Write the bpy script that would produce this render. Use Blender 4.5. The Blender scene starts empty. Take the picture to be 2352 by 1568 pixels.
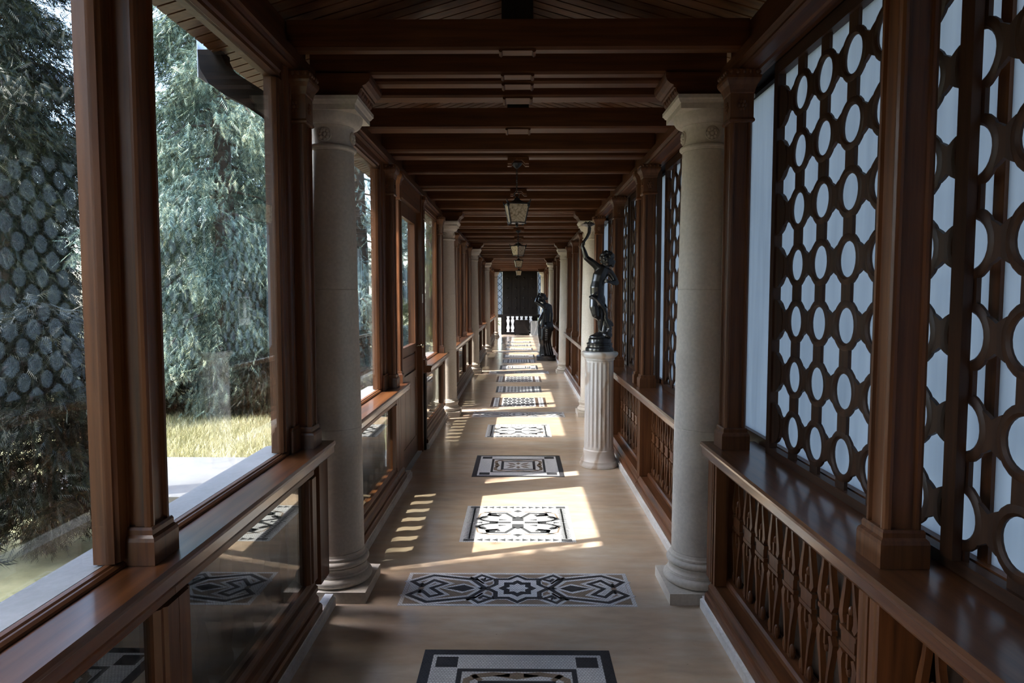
import bpy, bmesh, math, random
import numpy as np
from mathutils import Vector, Matrix
random.seed(7); rng = np.random.default_rng(7)
S = bpy.context.scene; D = bpy.data; COL = S.collection
PI = math.pi

# ------------------------------------------------------------------ camera, sky, sun, exposure
cam_data = D.cameras.new('camera'); cam = D.objects.new('camera', cam_data); COL.objects.link(cam)
cam_data.sensor_width = 36.0; cam_data.lens = 24.0; cam_data.clip_start = 0.05; cam_data.clip_end = 300
cam.location = (0.01, 0.0, 1.6)
cam.rotation_euler = (math.radians(90 - 3.6855), 0, math.radians(0.62))
S.camera = cam

SUN_EL = math.radians(52.6); SUN_AZ = math.radians(19.0)      # light travels towards +x and a little +y
sun_to = Vector((-math.cos(SUN_AZ) * math.cos(SUN_EL), -math.sin(SUN_AZ) * math.cos(SUN_EL), math.sin(SUN_EL)))
W = D.worlds.new('sky'); S.world = W; W.use_nodes = True
nt = W.node_tree; nt.nodes.clear()
sky = nt.nodes.new('ShaderNodeTexSky'); sky.sky_type = 'NISHITA'; sky.sun_disc = False
sky.sun_elevation = SUN_EL; sky.sun_rotation = math.atan2(sun_to.x, sun_to.y); sky.air_density = 1.0; sky.dust_density = 2.0
bg = nt.nodes.new('ShaderNodeBackground'); bg.inputs[1].default_value = 0.50
wo = nt.nodes.new('ShaderNodeOutputWorld')
nt.links.new(sky.outputs[0], bg.inputs[0]); nt.links.new(bg.outputs[0], wo.inputs[0])
sd = D.lights.new('sun', 'SUN'); sd.energy = 3.3; sd.angle = math.radians(0.6); sd.color = (1.0, 0.93, 0.85)
so = D.objects.new('sun', sd); COL.objects.link(so); so.rotation_euler = (-sun_to).to_track_quat('-Z', 'Y').to_euler()
so.location = (-12, -6, 18)
S.view_settings.view_transform = 'Standard'; S.view_settings.look = 'None'
S.view_settings.exposure = 2.55; S.view_settings.gamma = 1.0; S.view_settings.use_curve_mapping = False

# ------------------------------------------------------------------ materials
class NT:
    def __init__(self, name):
        self.m = D.materials.new(name); self.m.use_nodes = True
        self.t = self.m.node_tree; self.t.nodes.clear()
        self.out = self.n('ShaderNodeOutputMaterial')
    def n(self, typ, **kw):
        nd = self.t.nodes.new(typ)
        for k, v in kw.items(): setattr(nd, k, v)
        return nd
    def l(self, a, b): self.t.links.new(a, b)
    def coord(self, scale=(1, 1, 1), kind='Object'):
        tc = self.n('ShaderNodeTexCoord'); mp = self.n('ShaderNodeMapping')
        mp.inputs['Scale'].default_value = scale; self.l(tc.outputs[kind], mp.inputs[0]); return mp.outputs[0]
    def noise(self, vec, scale, detail=4, rough=.55):
        nd = self.n('ShaderNodeTexNoise'); nd.inputs['Scale'].default_value = scale
        nd.inputs['Detail'].default_value = detail; nd.inputs['Roughness'].default_value = rough
        self.l(vec, nd.inputs['Vector']); return nd.outputs['Fac']
    def ramp(self, fac, stops):
        r = self.n('ShaderNodeValToRGB'); els = r.color_ramp.elements
        while len(els) < len(stops): els.new(0.5)
        for e, (p, c) in zip(els, stops): e.position = p; e.color = (*c, 1) if len(c) == 3 else c
        self.l(fac, r.inputs[0]); return r.outputs[0]
    def bsdf(self, color, rough=.5, metal=0., spec=.5, coat=0.):
        b = self.n('ShaderNodeBsdfPrincipled')
        if hasattr(color, 'is_output'): self.l(color, b.inputs['Base Color'])
        else: b.inputs['Base Color'].default_value = (*color, 1)
        if hasattr(rough, 'is_output'): self.l(rough, b.inputs['Roughness'])
        else: b.inputs['Roughness'].default_value = rough
        b.inputs['Metallic'].default_value = metal; b.inputs['Specular IOR Level'].default_value = spec
        b.inputs['Coat Weight'].default_value = coat; b.inputs['Coat Roughness'].default_value = .15
        return b
    def bump(self, b, height, strength=.2, dist=.01):
        bp = self.n('ShaderNodeBump'); bp.inputs['Strength'].default_value = strength; bp.inputs['Distance'].default_value = dist
        self.l(height, bp.inputs['Height']); self.l(bp.outputs[0], b.inputs['Normal'])
    def done(self, sh): self.l(sh.outputs[0] if hasattr(sh, 'outputs') else sh, self.out.inputs[0]); return self.m

def wood(name, axis, dark, mid, light, rough=.42, coat=.10, spec=.4):
    k = NT(name); sc = [14, 14, 14]; sc['xyz'.index(axis)] = .7
    v = k.coord(tuple(sc)); f = k.noise(v, 2.2, 6, .6)
    c = k.ramp(f, [(.25, dark), (.5, mid), (.78, light)])
    v2 = k.coord((1, 1, 1)); f2 = k.noise(v2, 1.3, 2)
    mx = k.n('ShaderNodeMix', data_type='RGBA', blend_type='MULTIPLY'); mx.inputs[0].default_value = .5
    c2 = k.ramp(f2, [(.3, (.6, .55, .5)), (.7, (1.1, 1.08, 1.05))]); k.l(c, mx.inputs[6]); k.l(c2, mx.inputs[7])
    b = k.bsdf(mx.outputs[2], rough, coat=coat, spec=spec); k.bump(b, f, .12, .004); return k.done(b)
WD, WM, WL = (.038, .0135, .005), (.118, .043, .0142), (.19, .077, .028)
M = {}
for a in 'xyz': M['wood_' + a] = wood('oiled_wood_' + a, a, WD, WM, WL)
for a in 'xyz': M['lattice_' + a] = wood('lattice_wood_' + a, a, (.017, .0075, .004), (.048, .021, .010), (.085, .040, .020), .5, .0, .3)  # darker copy of the oiled wood; the backlit silhouette is in its colour
for a in 'xyz': M['beam_' + a] = wood('roof_timber_' + a, a, (.040, .0135, .0045), (.090, .030, .0095), (.14, .051, .017), .48, .0, .25)
M['sill_y'] = wood('polished_sill_wood', 'y', WD, WM, WL, .34, .7)
for a in 'xyz': M['dark_' + a] = wood('dark_stained_wood_' + a, a, (.006, .0045, .004), (.011, .008, .0065), (.018, .012, .009), .7, .0, .15)

def stone(name, a, b_, c, scale=3., rough=.7, bump=.15, fine=60):
    k = NT(name); v = k.coord(); f = k.noise(v, scale, 6, .62); g = k.noise(v, fine, 3)
    col = k.ramp(f, [(.28, a), (.5, b_), (.74, c)])
    mx = k.n('ShaderNodeMix', data_type='RGBA', blend_type='MULTIPLY'); mx.inputs[0].default_value = .35
    k.l(col, mx.inputs[6]); k.l(k.ramp(g, [(.35, (.7, .7, .7)), (.65, (1.08, 1.08, 1.08))]), mx.inputs[7])
    b = k.bsdf(mx.outputs[2], rough); k.bump(b, g, bump, .003); return k.done(b)
M['limestone'] = stone('column_limestone', (.47, .42, .35), (.57, .515, .435), (.64, .585, .50), 2.2)
M['curb'] = stone('curb_marble', (.50, .48, .45), (.62, .60, .57), (.70, .68, .65), 5, .5)
M['stone_out'] = stone('exterior_stone', (.20, .205, .21), (.255, .26, .265), (.30, .305, .31), 2.5, .85)
M['path_slab'] = stone('path_slab_stone', (.085, .088, .092), (.11, .113, .117), (.135, .138, .14), 2.5, .85)
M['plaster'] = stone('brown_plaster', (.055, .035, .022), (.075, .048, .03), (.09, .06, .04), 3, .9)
M['roofing'] = stone('roof_tile_clay', (.10, .055, .04), (.14, .08, .055), (.18, .10, .07), 4, .9)
M['white_render'] = stone('pale_render', (.6, .6, .58), (.7, .7, .68), (.76, .76, .74), 2, .9)  # pale colour painting skylight on the eave bracket's end

k = NT('floor_limestone'); v = k.coord((.8, 2.2, 1)); f = k.noise(v, 1.5, 7, .62); g = k.noise(k.coord(), 90, 2)
f3 = k.noise(k.coord((1, 3, 1)), 5, 5)
c = k.ramp(f, [(.28, (.39, .315, .245)), (.46, (.51, .385, .275)), (.6, (.51, .42, .325)), (.76, (.59, .515, .435))])
mx = k.n('ShaderNodeMix', data_type='RGBA', blend_type='MULTIPLY'); mx.inputs[0].default_value = .5
k.l(c, mx.inputs[6]); k.l(k.ramp(f3, [(.3, (.78, .76, .74)), (.65, (1.08, 1.07, 1.05))]), mx.inputs[7])
sp = k.n('ShaderNodeTexVoronoi'); sp.inputs['Scale'].default_value = 9; k.l(k.coord(), sp.inputs['Vector'])
spots = k.ramp(sp.outputs['Distance'], [(.012, (.25, .17, .12)), (.03, (1, 1, 1))])
mx2 = k.n('ShaderNodeMix', data_type='RGBA', blend_type='MULTIPLY'); mx2.inputs[0].default_value = .7
k.l(mx.outputs[2], mx2.inputs[6]); k.l(spots, mx2.inputs[7])
rr = k.n('ShaderNodeMapRange'); rr.inputs['To Min'].default_value = .13; rr.inputs['To Max'].default_value = .27; k.l(f3, rr.inputs[0])
b = k.bsdf(mx2.outputs[2], rr.outputs[0], spec=.5); k.bump(b, g, .03, .002); M['floor'] = k.done(b)

def marble(name, base, vein, scale=4., rough=.3):
    k = NT(name); v = k.coord(); n1 = k.noise(v, scale, 8, .65)
    wv = k.n('ShaderNodeTexWave'); wv.inputs['Scale'].default_value = 1.6; wv.inputs['Distortion'].default_value = 9; wv.inputs['Detail'].default_value = 5
    k.l(v, wv.inputs['Vector'])
    c = k.ramp(wv.outputs['Fac'], [(.0, vein), (.22, base), (1., base)])
    mx = k.n('ShaderNodeMix', data_type='RGBA', blend_type='MULTIPLY'); mx.inputs[0].default_value = .5
    k.l(c, mx.inputs[6]); k.l(k.ramp(n1, [(.3, (.85, .80, .74)), (.6, (1, 1, 1))]), mx.inputs[7])
    return k.done(k.bsdf(mx.outputs[2], rough))
M['marble'] = marble('pedestal_marble', (.72, .69, .65), (.52, .42, .33), 5)
M['grey_marble'] = marble('grey_veined_marble', (.34, .35, .34), (.6, .6, .58), 3)

def tess(name, a, b_, grout, rough=.42):
    k = NT(name); v = k.coord(); br = k.n('ShaderNodeTexBrick'); br.offset = .5
    br.inputs['Color1'].default_value = (*a, 1); br.inputs['Color2'].default_value = (*b_, 1); br.inputs['Mortar'].default_value = (*grout, 1)
    br.inputs['Scale'].default_value = 1.; br.inputs['Mortar Size'].default_value = .0011; br.inputs['Brick Width'].default_value = .014
    br.inputs['Row Height'].default_value = .013; k.l(v, br.inputs['Vector'])
    b = k.bsdf(br.outputs['Color'], rough)
    b.inputs['Specular IOR Level'].default_value = .3; inv = k.n('ShaderNodeMath', operation='SUBTRACT'); inv.inputs[0].default_value = 1; k.l(br.outputs['Fac'], inv.inputs[1])
    k.bump(b, inv.outputs[0], .25, .002); return k.done(b)
M['t_white'] = tess('white_tesserae', (.66, .67, .68), (.56, .57, .59), (.22, .22, .22))
M['t_black'] = tess('black_tesserae', (.018, .02, .026), (.03, .032, .038), (.05, .05, .05))
M['t_tan'] = tess('tan_tesserae', (.27, .20, .14), (.22, .165, .12), (.13, .11, .09))
M['t_grey'] = tess('grey_tesserae', (.032, .036, .044), (.022, .026, .032), (.16, .16, .16))
M['t_brown'] = tess('brown_tesserae', (.06, .035, .025), (.085, .05, .035), (.08, .07, .06))

def bronze(name, base, rough):
    k = NT(name); f = k.noise(k.coord(), 14, 4)
    c = k.ramp(f, [(.35, base), (.7, tuple(x * 1.9 for x in base))])
    return k.done(k.bsdf(c, rough, metal=.75, spec=.6, coat=.15))
M['bronze'] = bronze('dark_bronze', (.05, .049, .05), .26)
M['iron'] = bronze('black_iron', (.018, .018, .02), .38)
k = NT('polished_brass'); M['brass'] = k.done(k.bsdf((.55, .45, .28), .25, metal=1.))

def glass(name, r0, tint, streak=0.):
    k = NT(name); lw = k.n('ShaderNodeLayerWeight'); lw.inputs[0].default_value = .5
    pw = k.n('ShaderNodeMath', operation='POWER'); pw.inputs[1].default_value = 5; k.l(lw.outputs['Facing'], pw.inputs[0])
    ml = k.n('ShaderNodeMath', operation='MULTIPLY_ADD'); ml.inputs[1].default_value = 1 - r0; ml.inputs[2].default_value = r0; k.l(pw.outputs[0], ml.inputs[0])
    tr = k.n('ShaderNodeBsdfTransparent'); tr.inputs[0].default_value = (*tint, 1)
    gl = k.n('ShaderNodeBsdfGlossy'); gl.inputs['Roughness'].default_value = 0.0
    mx = k.n('ShaderNodeMixShader'); k.l(ml.outputs[0], mx.inputs[0]); k.l(tr.outputs[0], mx.inputs[1]); k.l(gl.outputs[0], mx.inputs[2])
    sh = mx
    if streak:
        df = k.n('ShaderNodeBsdfDiffuse'); df.inputs[0].default_value = (.5, .52, .5, 1)
        f = k.noise(k.coord((1, 9, .8)), 3, 5); m2 = k.n('ShaderNodeMixShader')
        k.l(k.ramp(f, [(.45, (0, 0, 0)), (.8, (streak,) * 3)]), m2.inputs[0]); k.l(mx.outputs[0], m2.inputs[1]); k.l(df.outputs[0], m2.inputs[2]); sh = m2
    return k.done(sh)
M['glass'] = glass('window_glass', .11, (.95, .97, .96))
M['glass_low'] = glass('dusty_lower_glass', .20, (.64, .67, .65), .08)

k = NT('frosted_glass'); f = k.noise(k.coord((1, 6, .5)), 2.5, 4)
c = k.ramp(f, [(.3, (.29, .302, .316)), (.7, (.345, .355, .367))])
tl = k.n('ShaderNodeBsdfTranslucent'); k.l(c, tl.inputs[0]); df = k.n('ShaderNodeBsdfDiffuse'); k.l(c, df.inputs[0])
m1 = k.n('ShaderNodeMixShader'); m1.inputs[0].default_value = .3; k.l(tl.outputs[0], m1.inputs[1]); k.l(df.outputs[0], m1.inputs[2])
M['frosted'] = k.done(m1)

k = NT('amber_seeded_glass'); vv = k.coord((1, 1, 1)); f = k.noise(vv, 45, 3, .7)
c = k.ramp(f, [(.36, (.30, .22, .13)), (.55, (.72, .60, .44))])
tl = k.n('ShaderNodeBsdfTranslucent'); k.l(c, tl.inputs[0]); b = k.bsdf(c, .2); k.bump(b, f, .5, .006)
m1 = k.n('ShaderNodeMixShader'); m1.inputs[0].default_value = .6; k.l(tl.outputs[0], m1.inputs[1]); k.l(b.outputs[0], m1.inputs[2]); M['amber'] = k.done(m1)

def leafmat(name, cols, trans=.35):
    k = NT(name); g = k.n('ShaderNodeNewGeometry'); f = k.noise(k.coord(), 1.6, 3); f2 = k.noise(k.coord(), 23, 2)
    ad = k.n('ShaderNodeMath', operation='MULTIPLY_ADD'); ad.inputs[1].default_value = .45; k.l(g.outputs['Random Per Island'], ad.inputs[0])
    sc = k.n('ShaderNodeMath', operation='MULTIPLY'); sc.inputs[1].default_value = .62; k.l(f, sc.inputs[0]); k.l(sc.outputs[0], ad.inputs[2])
    c = k.ramp(ad.outputs[0], [(i / (len(cols) - 1) * .6 + .2, cc) for i, cc in enumerate(cols)])
    d = k.bsdf(c, .5, spec=.25); t = k.n('ShaderNodeBsdfTranslucent'); k.l(c, t.inputs[0])
    mx = k.n('ShaderNodeMixShader'); mx.inputs[0].default_value = trans; k.l(d.outputs[0], mx.inputs[1]); k.l(t.outputs[0], mx.inputs[2]); return k.done(mx)
M['leaf_silver'] = leafmat('silver_green_sprays', [(.010, .018, .010), (.035, .06, .04), (.15, .215, .175), (.34, .35, .20)], .18)  # darkest stops put the shade between sprays into the colour
M['leaf_olive'] = leafmat('olive_sprays', [(.02, .035, .014), (.045, .06, .022), (.08, .09, .03), (.14, .13, .035)])
M['leaf_dark'] = leafmat('dark_yew_sprays', [(.004, .008, .006), (.009, .015, .009), (.014, .019, .009), (.034, .035, .012)], .12)  # albedo lowered so the colour carries the shade these trees stand in
M['leaf_pale'] = leafmat('pale_blue_green_leaves', [(.03, .05, .045), (.09, .15, .135), (.26, .35, .33), (.30, .31, .16)], .2)
M['grass'] = leafmat('lawn_grass', [(.13, .13, .05), (.25, .24, .11), (.40, .37, .21), (.50, .46, .31)], .3)
M['bark'] = stone('tree_bark', (.04, .03, .022), (.07, .05, .035), (.10, .075, .055), 8, .9, .6, 30)
M['soil'] = stone('lawn_soil', (.13, .125, .06), (.21, .20, .10), (.28, .26, .15), 5, 1.)
k = NT('printed_paper'); M['paper'] = k.done(k.bsdf((.55, .56, .57), .6))
k = NT('print_ink'); M['ink'] = k.done(k.bsdf((.06, .065, .07), .6))
k = NT('print_grey'); M['ink_grey'] = k.done(k.bsdf((.2, .21, .22), .6))
k = NT('white_label'); M['white'] = k.done(k.bsdf((.75, .74, .72), .5))

# ------------------------------------------------------------------ mesh helpers
class MB:
    def __init__(self): self.v = []; self.f = []
    def add(self, vs, fs):
        o = len(self.v); self.v += [tuple(p) for p in vs]; self.f += [tuple(i + o for i in q) for q in fs]; return self
    def box(self, x0, x1, y0, y1, z0, z1):
        x0, x1 = min(x0, x1), max(x0, x1); y0, y1 = min(y0, y1), max(y0, y1); z0, z1 = min(z0, z1), max(z0, z1)
        return self.add([(x0,y0,z0),(x1,y0,z0),(x1,y1,z0),(x0,y1,z0),(x0,y0,z1),(x1,y0,z1),(x1,y1,z1),(x0,y1,z1)],
                        [(0,3,2,1),(4,5,6,7),(0,1,5,4),(1,2,6,5),(2,3,7,6),(3,0,4,7)])
    def prism(self, pts, a0, a1, axis='y'):
        """extrude a closed 2-D outline; axis y: pts are (x,z); x: (y,z); z: (x,y)"""
        A = sum(pts[i][0] * pts[(i+1) % len(pts)][1] - pts[(i+1) % len(pts)][0] * pts[i][1] for i in range(len(pts)))
        P = list(pts) if A > 0 else list(pts)[::-1]; n = len(P)
        def mk(p, a): return {'y': (p[0], a, p[1]), 'x': (a, p[0], p[1]), 'z': (p[0], p[1], a)}[axis]
        vs = [mk(p, a0) for p in P] + [mk(p, a1) for p in P]
        cap0, cap1 = tuple(range(n)), tuple(range(2*n - 1, n - 1, -1)); sides = [(i, i+n, (i+1) % n + n, (i+1) % n) for i in range(n)]
        if axis != 'y': cap0, cap1, sides = cap0[::-1], cap1[::-1], [s[::-1] for s in sides]
        if a1 < a0: cap0, cap1, sides = cap0[::-1], cap1[::-1], [s[::-1] for s in sides]
        return self.add(vs, [cap0, cap1] + sides)
    def lathe(self, prof, n=32, c=(0, 0, 0), sx=1., sy=1., flute=None):
        vs = []; N = len(prof)
        for (r, z) in prof:
            for i in range(n):
                a = 2 * PI * i / n; rr = r * (flute(a, z) if flute else 1.)
                vs.append((c[0] + sx * rr * math.cos(a), c[1] + sy * rr * math.sin(a), c[2] + z))
        fs = [(j*n + i, j*n + (i+1) % n, (j+1)*n + (i+1) % n, (j+1)*n + i) for j in range(N-1) for i in range(n)]
        fs += [tuple(range(n))[::-1], tuple((N-1)*n + i for i in range(n))]
        return self.add(vs, fs)
    def tube(self, pts, rad, n=8):
        """tapered tube with rounded ends through 3-D points"""
        P = [Vector(p) for p in pts]; R = rad if isinstance(rad, (list, tuple)) else [rad] * len(P)
        d0 = (P[1] - P[0]).normalized(); d1 = (P[-1] - P[-2]).normalized()
        PP, RR = [], []
        for t in (0., .35, .75): PP.append(P[0] - d0 * R[0] * (1 - t)); RR.append(max(R[0] * math.sqrt(max(0, 1 - (1-t)**2)), R[0] * .08))
        PP += P; RR += R
        for t in (.25, .65, 1.): PP.append(P[-1] + d1 * R[-1] * t); RR.append(max(R[-1] * math.sqrt(max(0, 1 - t*t)), R[-1] * .08))
        up = Vector((0, 0, 1)) if abs(d0.z) < .9 else Vector((1, 0, 0)); vs = []
        for i, p in enumerate(PP):
            t = (PP[min(i+1, len(PP)-1)] - PP[max(i-1, 0)]).normalized()
            a = t.cross(up); a = a.normalized() if a.length > 1e-5 else Vector((1, 0, 0)); b = t.cross(a); up = a.cross(t)
            for j in range(n):
                an = 2 * PI * j / n; vs.append(p + a * RR[i] * math.cos(an) + b * RR[i] * math.sin(an))
        N = len(PP)
        fs = [(j*n + i, j*n + (i+1) % n, (j+1)*n + (i+1) % n, (j+1)*n + i) for j in range(N-1) for i in range(n)]
        fs += [tuple(range(n))[::-1], tuple((N-1)*n + i for i in range(n))]
        return self.add(vs, fs)
    def ball(self, c, r, sx=1., sy=1., sz=1., n=14):
        prof = [(r * math.sin(PI * k / 10) + 1e-5, -r * math.cos(PI * k / 10)) for k in range(11)]
        vs0 = len(self.v); self.lathe(prof, n)
        for i in range(vs0, len(self.v)): x, y, z = self.v[i]; self.v[i] = (c[0] + x*sx, c[1] + y*sy, c[2] + z*sz)
        return self
    def mesh(self, name, smooth=False, fix=True):
        me = D.meshes.new(name); me.from_pydata(self.v, [], self.f)
        if fix:
            bm = bmesh.new(); bm.from_mesh(me); bmesh.ops.recalc_face_normals(bm, faces=bm.faces); bm.to_mesh(me); bm.free()
        if smooth: shade(me, smooth if smooth is not True else 40)
        return me

def shade(me, ang=40):
    n = len(me.polygons); me.polygons.foreach_set('use_smooth', [True] * n)
    bm = bmesh.new(); bm.from_mesh(me); lim = math.radians(ang)
    for e in bm.edges: e.smooth = not (len(e.link_faces) == 2 and e.calc_face_angle(0) > lim)
    bm.to_mesh(me); bm.free()

def obj(name, me, mat=None, parent=None, loc=(0, 0, 0), label=None):
    if isinstance(me, MB): me = me.mesh(name)
    if mat is not None and len(me.materials) == 0: me.materials.append(M[mat])
    o = D.objects.new(name, me); COL.objects.link(o); o.location = loc
    if parent: o.parent = parent
    if label: o['label'] = label
    return o
def tag(o, label, cat=None, group=None, kind=None):
    o['label'] = label
    if cat: o['category'] = cat
    if group: o['group'] = group
    if kind: o['kind'] = kind
    return o
def empty(name, loc, label, cat=None, group=None, kind=None):
    o = D.objects.new(name, None); COL.objects.link(o); o.location = loc; o.empty_display_size = .05
    return tag(o, label, cat, group, kind)

# ------------------------------------------------------------------ the plan of the gallery
C = [3.665, 9.28, 14.48, 20.08, 27.5]            # column pairs along y
ORD = ['nearest', 'second', 'third', 'fourth', 'fifth and farthest']
END = 29.9
SIDE = {-1: 'left', 1: 'right'}
BAYP = {0: [.425, 1.845, 3.265], 1: [5.475, 5.73, 7.14, 8.885], 2: [9.70, 11.1, 12.6, 14.07], 3: [14.9, 16.3, 17.95, 19.67], 4: [20.5, 22.2, 23.9, 25.6, 27.1]}
SILLS_L = [(0, -.55, 3.40), (1, 3.93, 5.78), (1, 7.20, 9.01), (2, 9.55, 14.21), (3, 14.75, 19.81), (4, 20.35, 27.23)]
SILLS_R = [(0, -.55, 3.40), (1, 3.93, 9.01), (2, 9.55, 14.21), (3, 14.75, 19.81), (4, 20.35, 27.23)]
BAYN = ['before the nearest columns', 'between the nearest and second columns', 'between the second and third columns', 'between the third and fourth columns', 'beyond the fourth columns']

# ---- ground and floor
fl = MB(); fl.box(-1.32, 1.32, -.75, END + .4, -.12, 0.0)
tag(obj('floor', fl, 'floor'), 'honed pinkish beige limestone floor of the long gallery', kind='structure')
gr = MB(); gr.box(-60, 60, -40, 90, -.4, -.16)
tag(obj('ground', gr, 'soil'), 'grassy ground of the garden outside the windows', kind='structure')
# stone path that leads out from the door
pt = MB()
pt.box(-4.4, -1.40, 5.62, 7.05, -.17, -.075)
tag(obj('path', pt, 'path_slab'), 'pale stone path leading into the garden outside the left windows', kind='structure')

# ---- stone curbs
for s in (-1, 1):
    root = empty('baseboard_' + SIDE[s], (0, 0, 0), 'pale stone curb along the foot of the %s wall' % SIDE[s], kind='structure')
    segs = [(-.55, 3.45), (3.88, 6.0), (7.12, 9.07), (9.49, 14.27), (14.69, 19.87), (20.29, 27.29)] if s < 0 else [(-.55, 3.45), (3.88, 9.07), (9.49, 14.27), (14.69, 19.87), (20.29, 27.29)]
    for a, b_ in segs:
        m = MB(); m.prism([(s*.945, 0), (s*.945, .045), (s*.957, .05), (s*.957, .062), (s*1.0, .062), (s*1.0, 0)], a, b_)
        obj('curb_stone', m, 'curb', root)

# ---- columns: plinth, base, shaft, capital (echinus, abacus, rosettes)
def column_meshes():
    pl = MB(); pl.box(-.195, .195, -.195, .195, 0, .06)
    ba = MB(); prof = []
    def arc(cx, cz, r, a0, a1, n=8, fx=1.): return [(cx + fx * r * math.cos(a0 + (a1-a0)*i/n), cz + r * math.sin(a0 + (a1-a0)*i/n)) for i in range(n+1)]
    prof += arc(.155, .088, .028, -PI/2, PI/2, 8, 1.15) + [(.168, .118), (.165, .124)] + arc(.172, .142, .016, -PI/2 - .4, -PI*1.5 + .9, 6) + [(.162, .160)]
    prof += arc(.152, .181, .019, -PI/2, PI/2, 8) + [(.156, .202), (.156, .212), (.149, .218), (.146, .232)]
    ba.lathe(prof, 40)
    sh = []
    zz = [.232, .5, .898, .902, .906, 1.2, 1.638, 1.642, 1.646, 2.0, 2.36]
    def rad(z): t = (z - .232) / 2.13; return .145 - .026 * t ** 1.4
    for z0, z1 in ((.232, .902), (.902, 1.642), (1.642, 2.36)):
        q_ = MB(); q_.lathe([(rad(z0) - .0025, z0), (rad(z0), z0 + .003)] + [(rad(z), z) for z in np.linspace(z0 + .15, z1 - .1, 5)] + [(rad(z1), z1 - .003), (rad(z1) - .0025, z1)], 40); sh.append(q_.mesh('drum', 30))
    ne = MB()
    ne.lathe([(.119, 2.36), (.122, 2.365)] + arc(.122, 2.377, .012, -PI/2, PI/2, 6) + [(.116, 2.392), (.116, 2.396), (.118, 2.47), (.122, 2.482), (.126, 2.486)]
             + [(.126 + .042 * math.sin(t * PI / 2 / 6), 2.488 + .05 * (1 - math.cos(t * PI / 2 / 6))) for t in range(7)] + [(.169, 2.545)], 40)
    ab = MB(); P = []
    for h, z in ((.172, 2.545), (.172, 2.572), (.178, 2.576), (.184, 2.586), (.19, 2.592), (.19, 2.61)): P.append((h, z))
    vs = [(sx*h, sy*h, z) for h, z in P for sx, sy in ((-1,-1),(1,-1),(1,1),(-1,1))]
    fs = [(4*j+i, 4*j+(i+1) % 4, 4*j+4+(i+1) % 4, 4*j+4+i) for j in range(len(P)-1) for i in range(4)] + [(3,2,1,0), tuple(4*(len(P)-1)+i for i in range(4))]
    ab.add(vs, fs)
    ro = MB()                                                     # rosette, facing -y
    for i in range(8):
        a = 2*PI*i/8; ro.ball((.021*math.cos(a), -.004, .021*math.sin(a)), .0105, 1, .7, 1, 8)
    ro.ball((0, -.006, 0), .011, 1, .8, 1, 10)
    tor = [(.033*math.cos(2*PI*i/20), 0, .033*math.sin(2*PI*i/20)) for i in range(21)]; ro.tube(tor, .005, 6)
    return pl.mesh('plinth'), ba.mesh('base', 35), sh, ne.mesh('neck', 35), ab.mesh('abacus'), ro.mesh('rosette', 60)
cm = column_meshes()
for me in list(cm[:2]) + cm[2] + list(cm[3:]): me.materials.append(M['limestone'])
for i, y in enumerate(C):
    for s in (-1, 1):
        r = empty('stone_column', (s*.99, y, 0), '%s beige limestone column on the %s side of the gallery' % (ORD[i], SIDE[s]), 'column', 'limestone columns')
        obj('plinth', cm[0], None, r); obj('base', cm[1], None, r); [obj('drum', q_, None, r) for q_ in cm[2]]
        cap = obj('capital', cm[3], None, r); obj('abacus', cm[4], None, cap)
        a = obj('rosette', cm[5], None, cap, (0, -.117, 2.435)); a = obj('rosette', cm[5], None, cap, (-s*.117, 0, 2.435)); a.rotation_euler.z = -s*PI/2

# ---- wall plates over the windows
for n, s in ((1, -1), (2, 1)):
    root = empty('trim_%d' % n, (0, 0, 0), 'long moulded timber wall plate above the %s windows' % SIDE[s], kind='structure')
    bounds = [-.7] + [c for c in C] + [END]
    for a, b_ in zip(bounds[:-1], bounds[1:]):
        m = MB(); X = [(1.012, 2.73), (1.012, 2.690), (1.004, 2.686), (1.004, 2.672), (1.014, 2.668), (1.022, 2.655), (1.022, 2.645), (1.035, 2.64), (1.09, 2.64), (1.10, 2.634), (1.118, 2.634), (1.128, 2.64), (1.145, 2.64), (1.145, 2.73)]
        a2, b2 = a + (.18 if a in C else 0), b_ - (.18 if b_ in C else 0)
        m.prism([(s*x, z) for x, z in X], a2, b2); obj('wall_plate', m, 'beam_y', root)
        m = MB(); m.box(s*1.20, s*1.146, a2, b2, 2.645, 2.80); obj('head_board', m, 'dark_y', root)
        m = MB(); m.box(s*1.06, s*1.09, a2, b2, 2.73, 2.86); obj('frieze_board', m, 'beam_y', root)

# ---- roof: planks under a clay covering
SL = .29
def roof_z(x): return 2.865 + SL * (1.15 - abs(x))
ceil = empty('ceiling', (0, 0, 0), 'shallow pitched plank ceiling above the tie beams', kind='structure')
pw = .082
pk = {}
for s in (-1, 1):
    m = MB(); x0, x1 = s*.02, s*1.465
    A = [(x0, roof_z(x0)), (x1, roof_z(x1)), (x1, roof_z(x1) + .022), (x0, roof_z(x0) + .022)]
    m.prism(A, .006, pw - .006); pk[s] = m.mesh('plank')
    pk[s].materials.append(M['wood_x'])
y = 2.75; far = MB()
nplank = 0
while y < END - .1:
    for s in (-1, 1):
        if nplank < 150: obj('plank', pk[s], None, ceil, (0, y, 0))
        else: o0 = [(v.co.x, v.co.y + y, v.co.z) for v in pk[s].vertices]; far.add(o0, [tuple(p.vertices) for p in pk[s].polygons])
    nplank += 2; y += pw
y = 2.75 - pw
while y > -.7:
    for s in (-1, 1): o0 = [(v.co.x, v.co.y + y, v.co.z) for v in pk[s].vertices]; far.add(o0, [tuple(p.vertices) for p in pk[s].polygons])
    y -= pw
o = obj('planking', far, 'wood_x', ceil); o['kind'] = 'stuff'
rf = MB()
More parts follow.
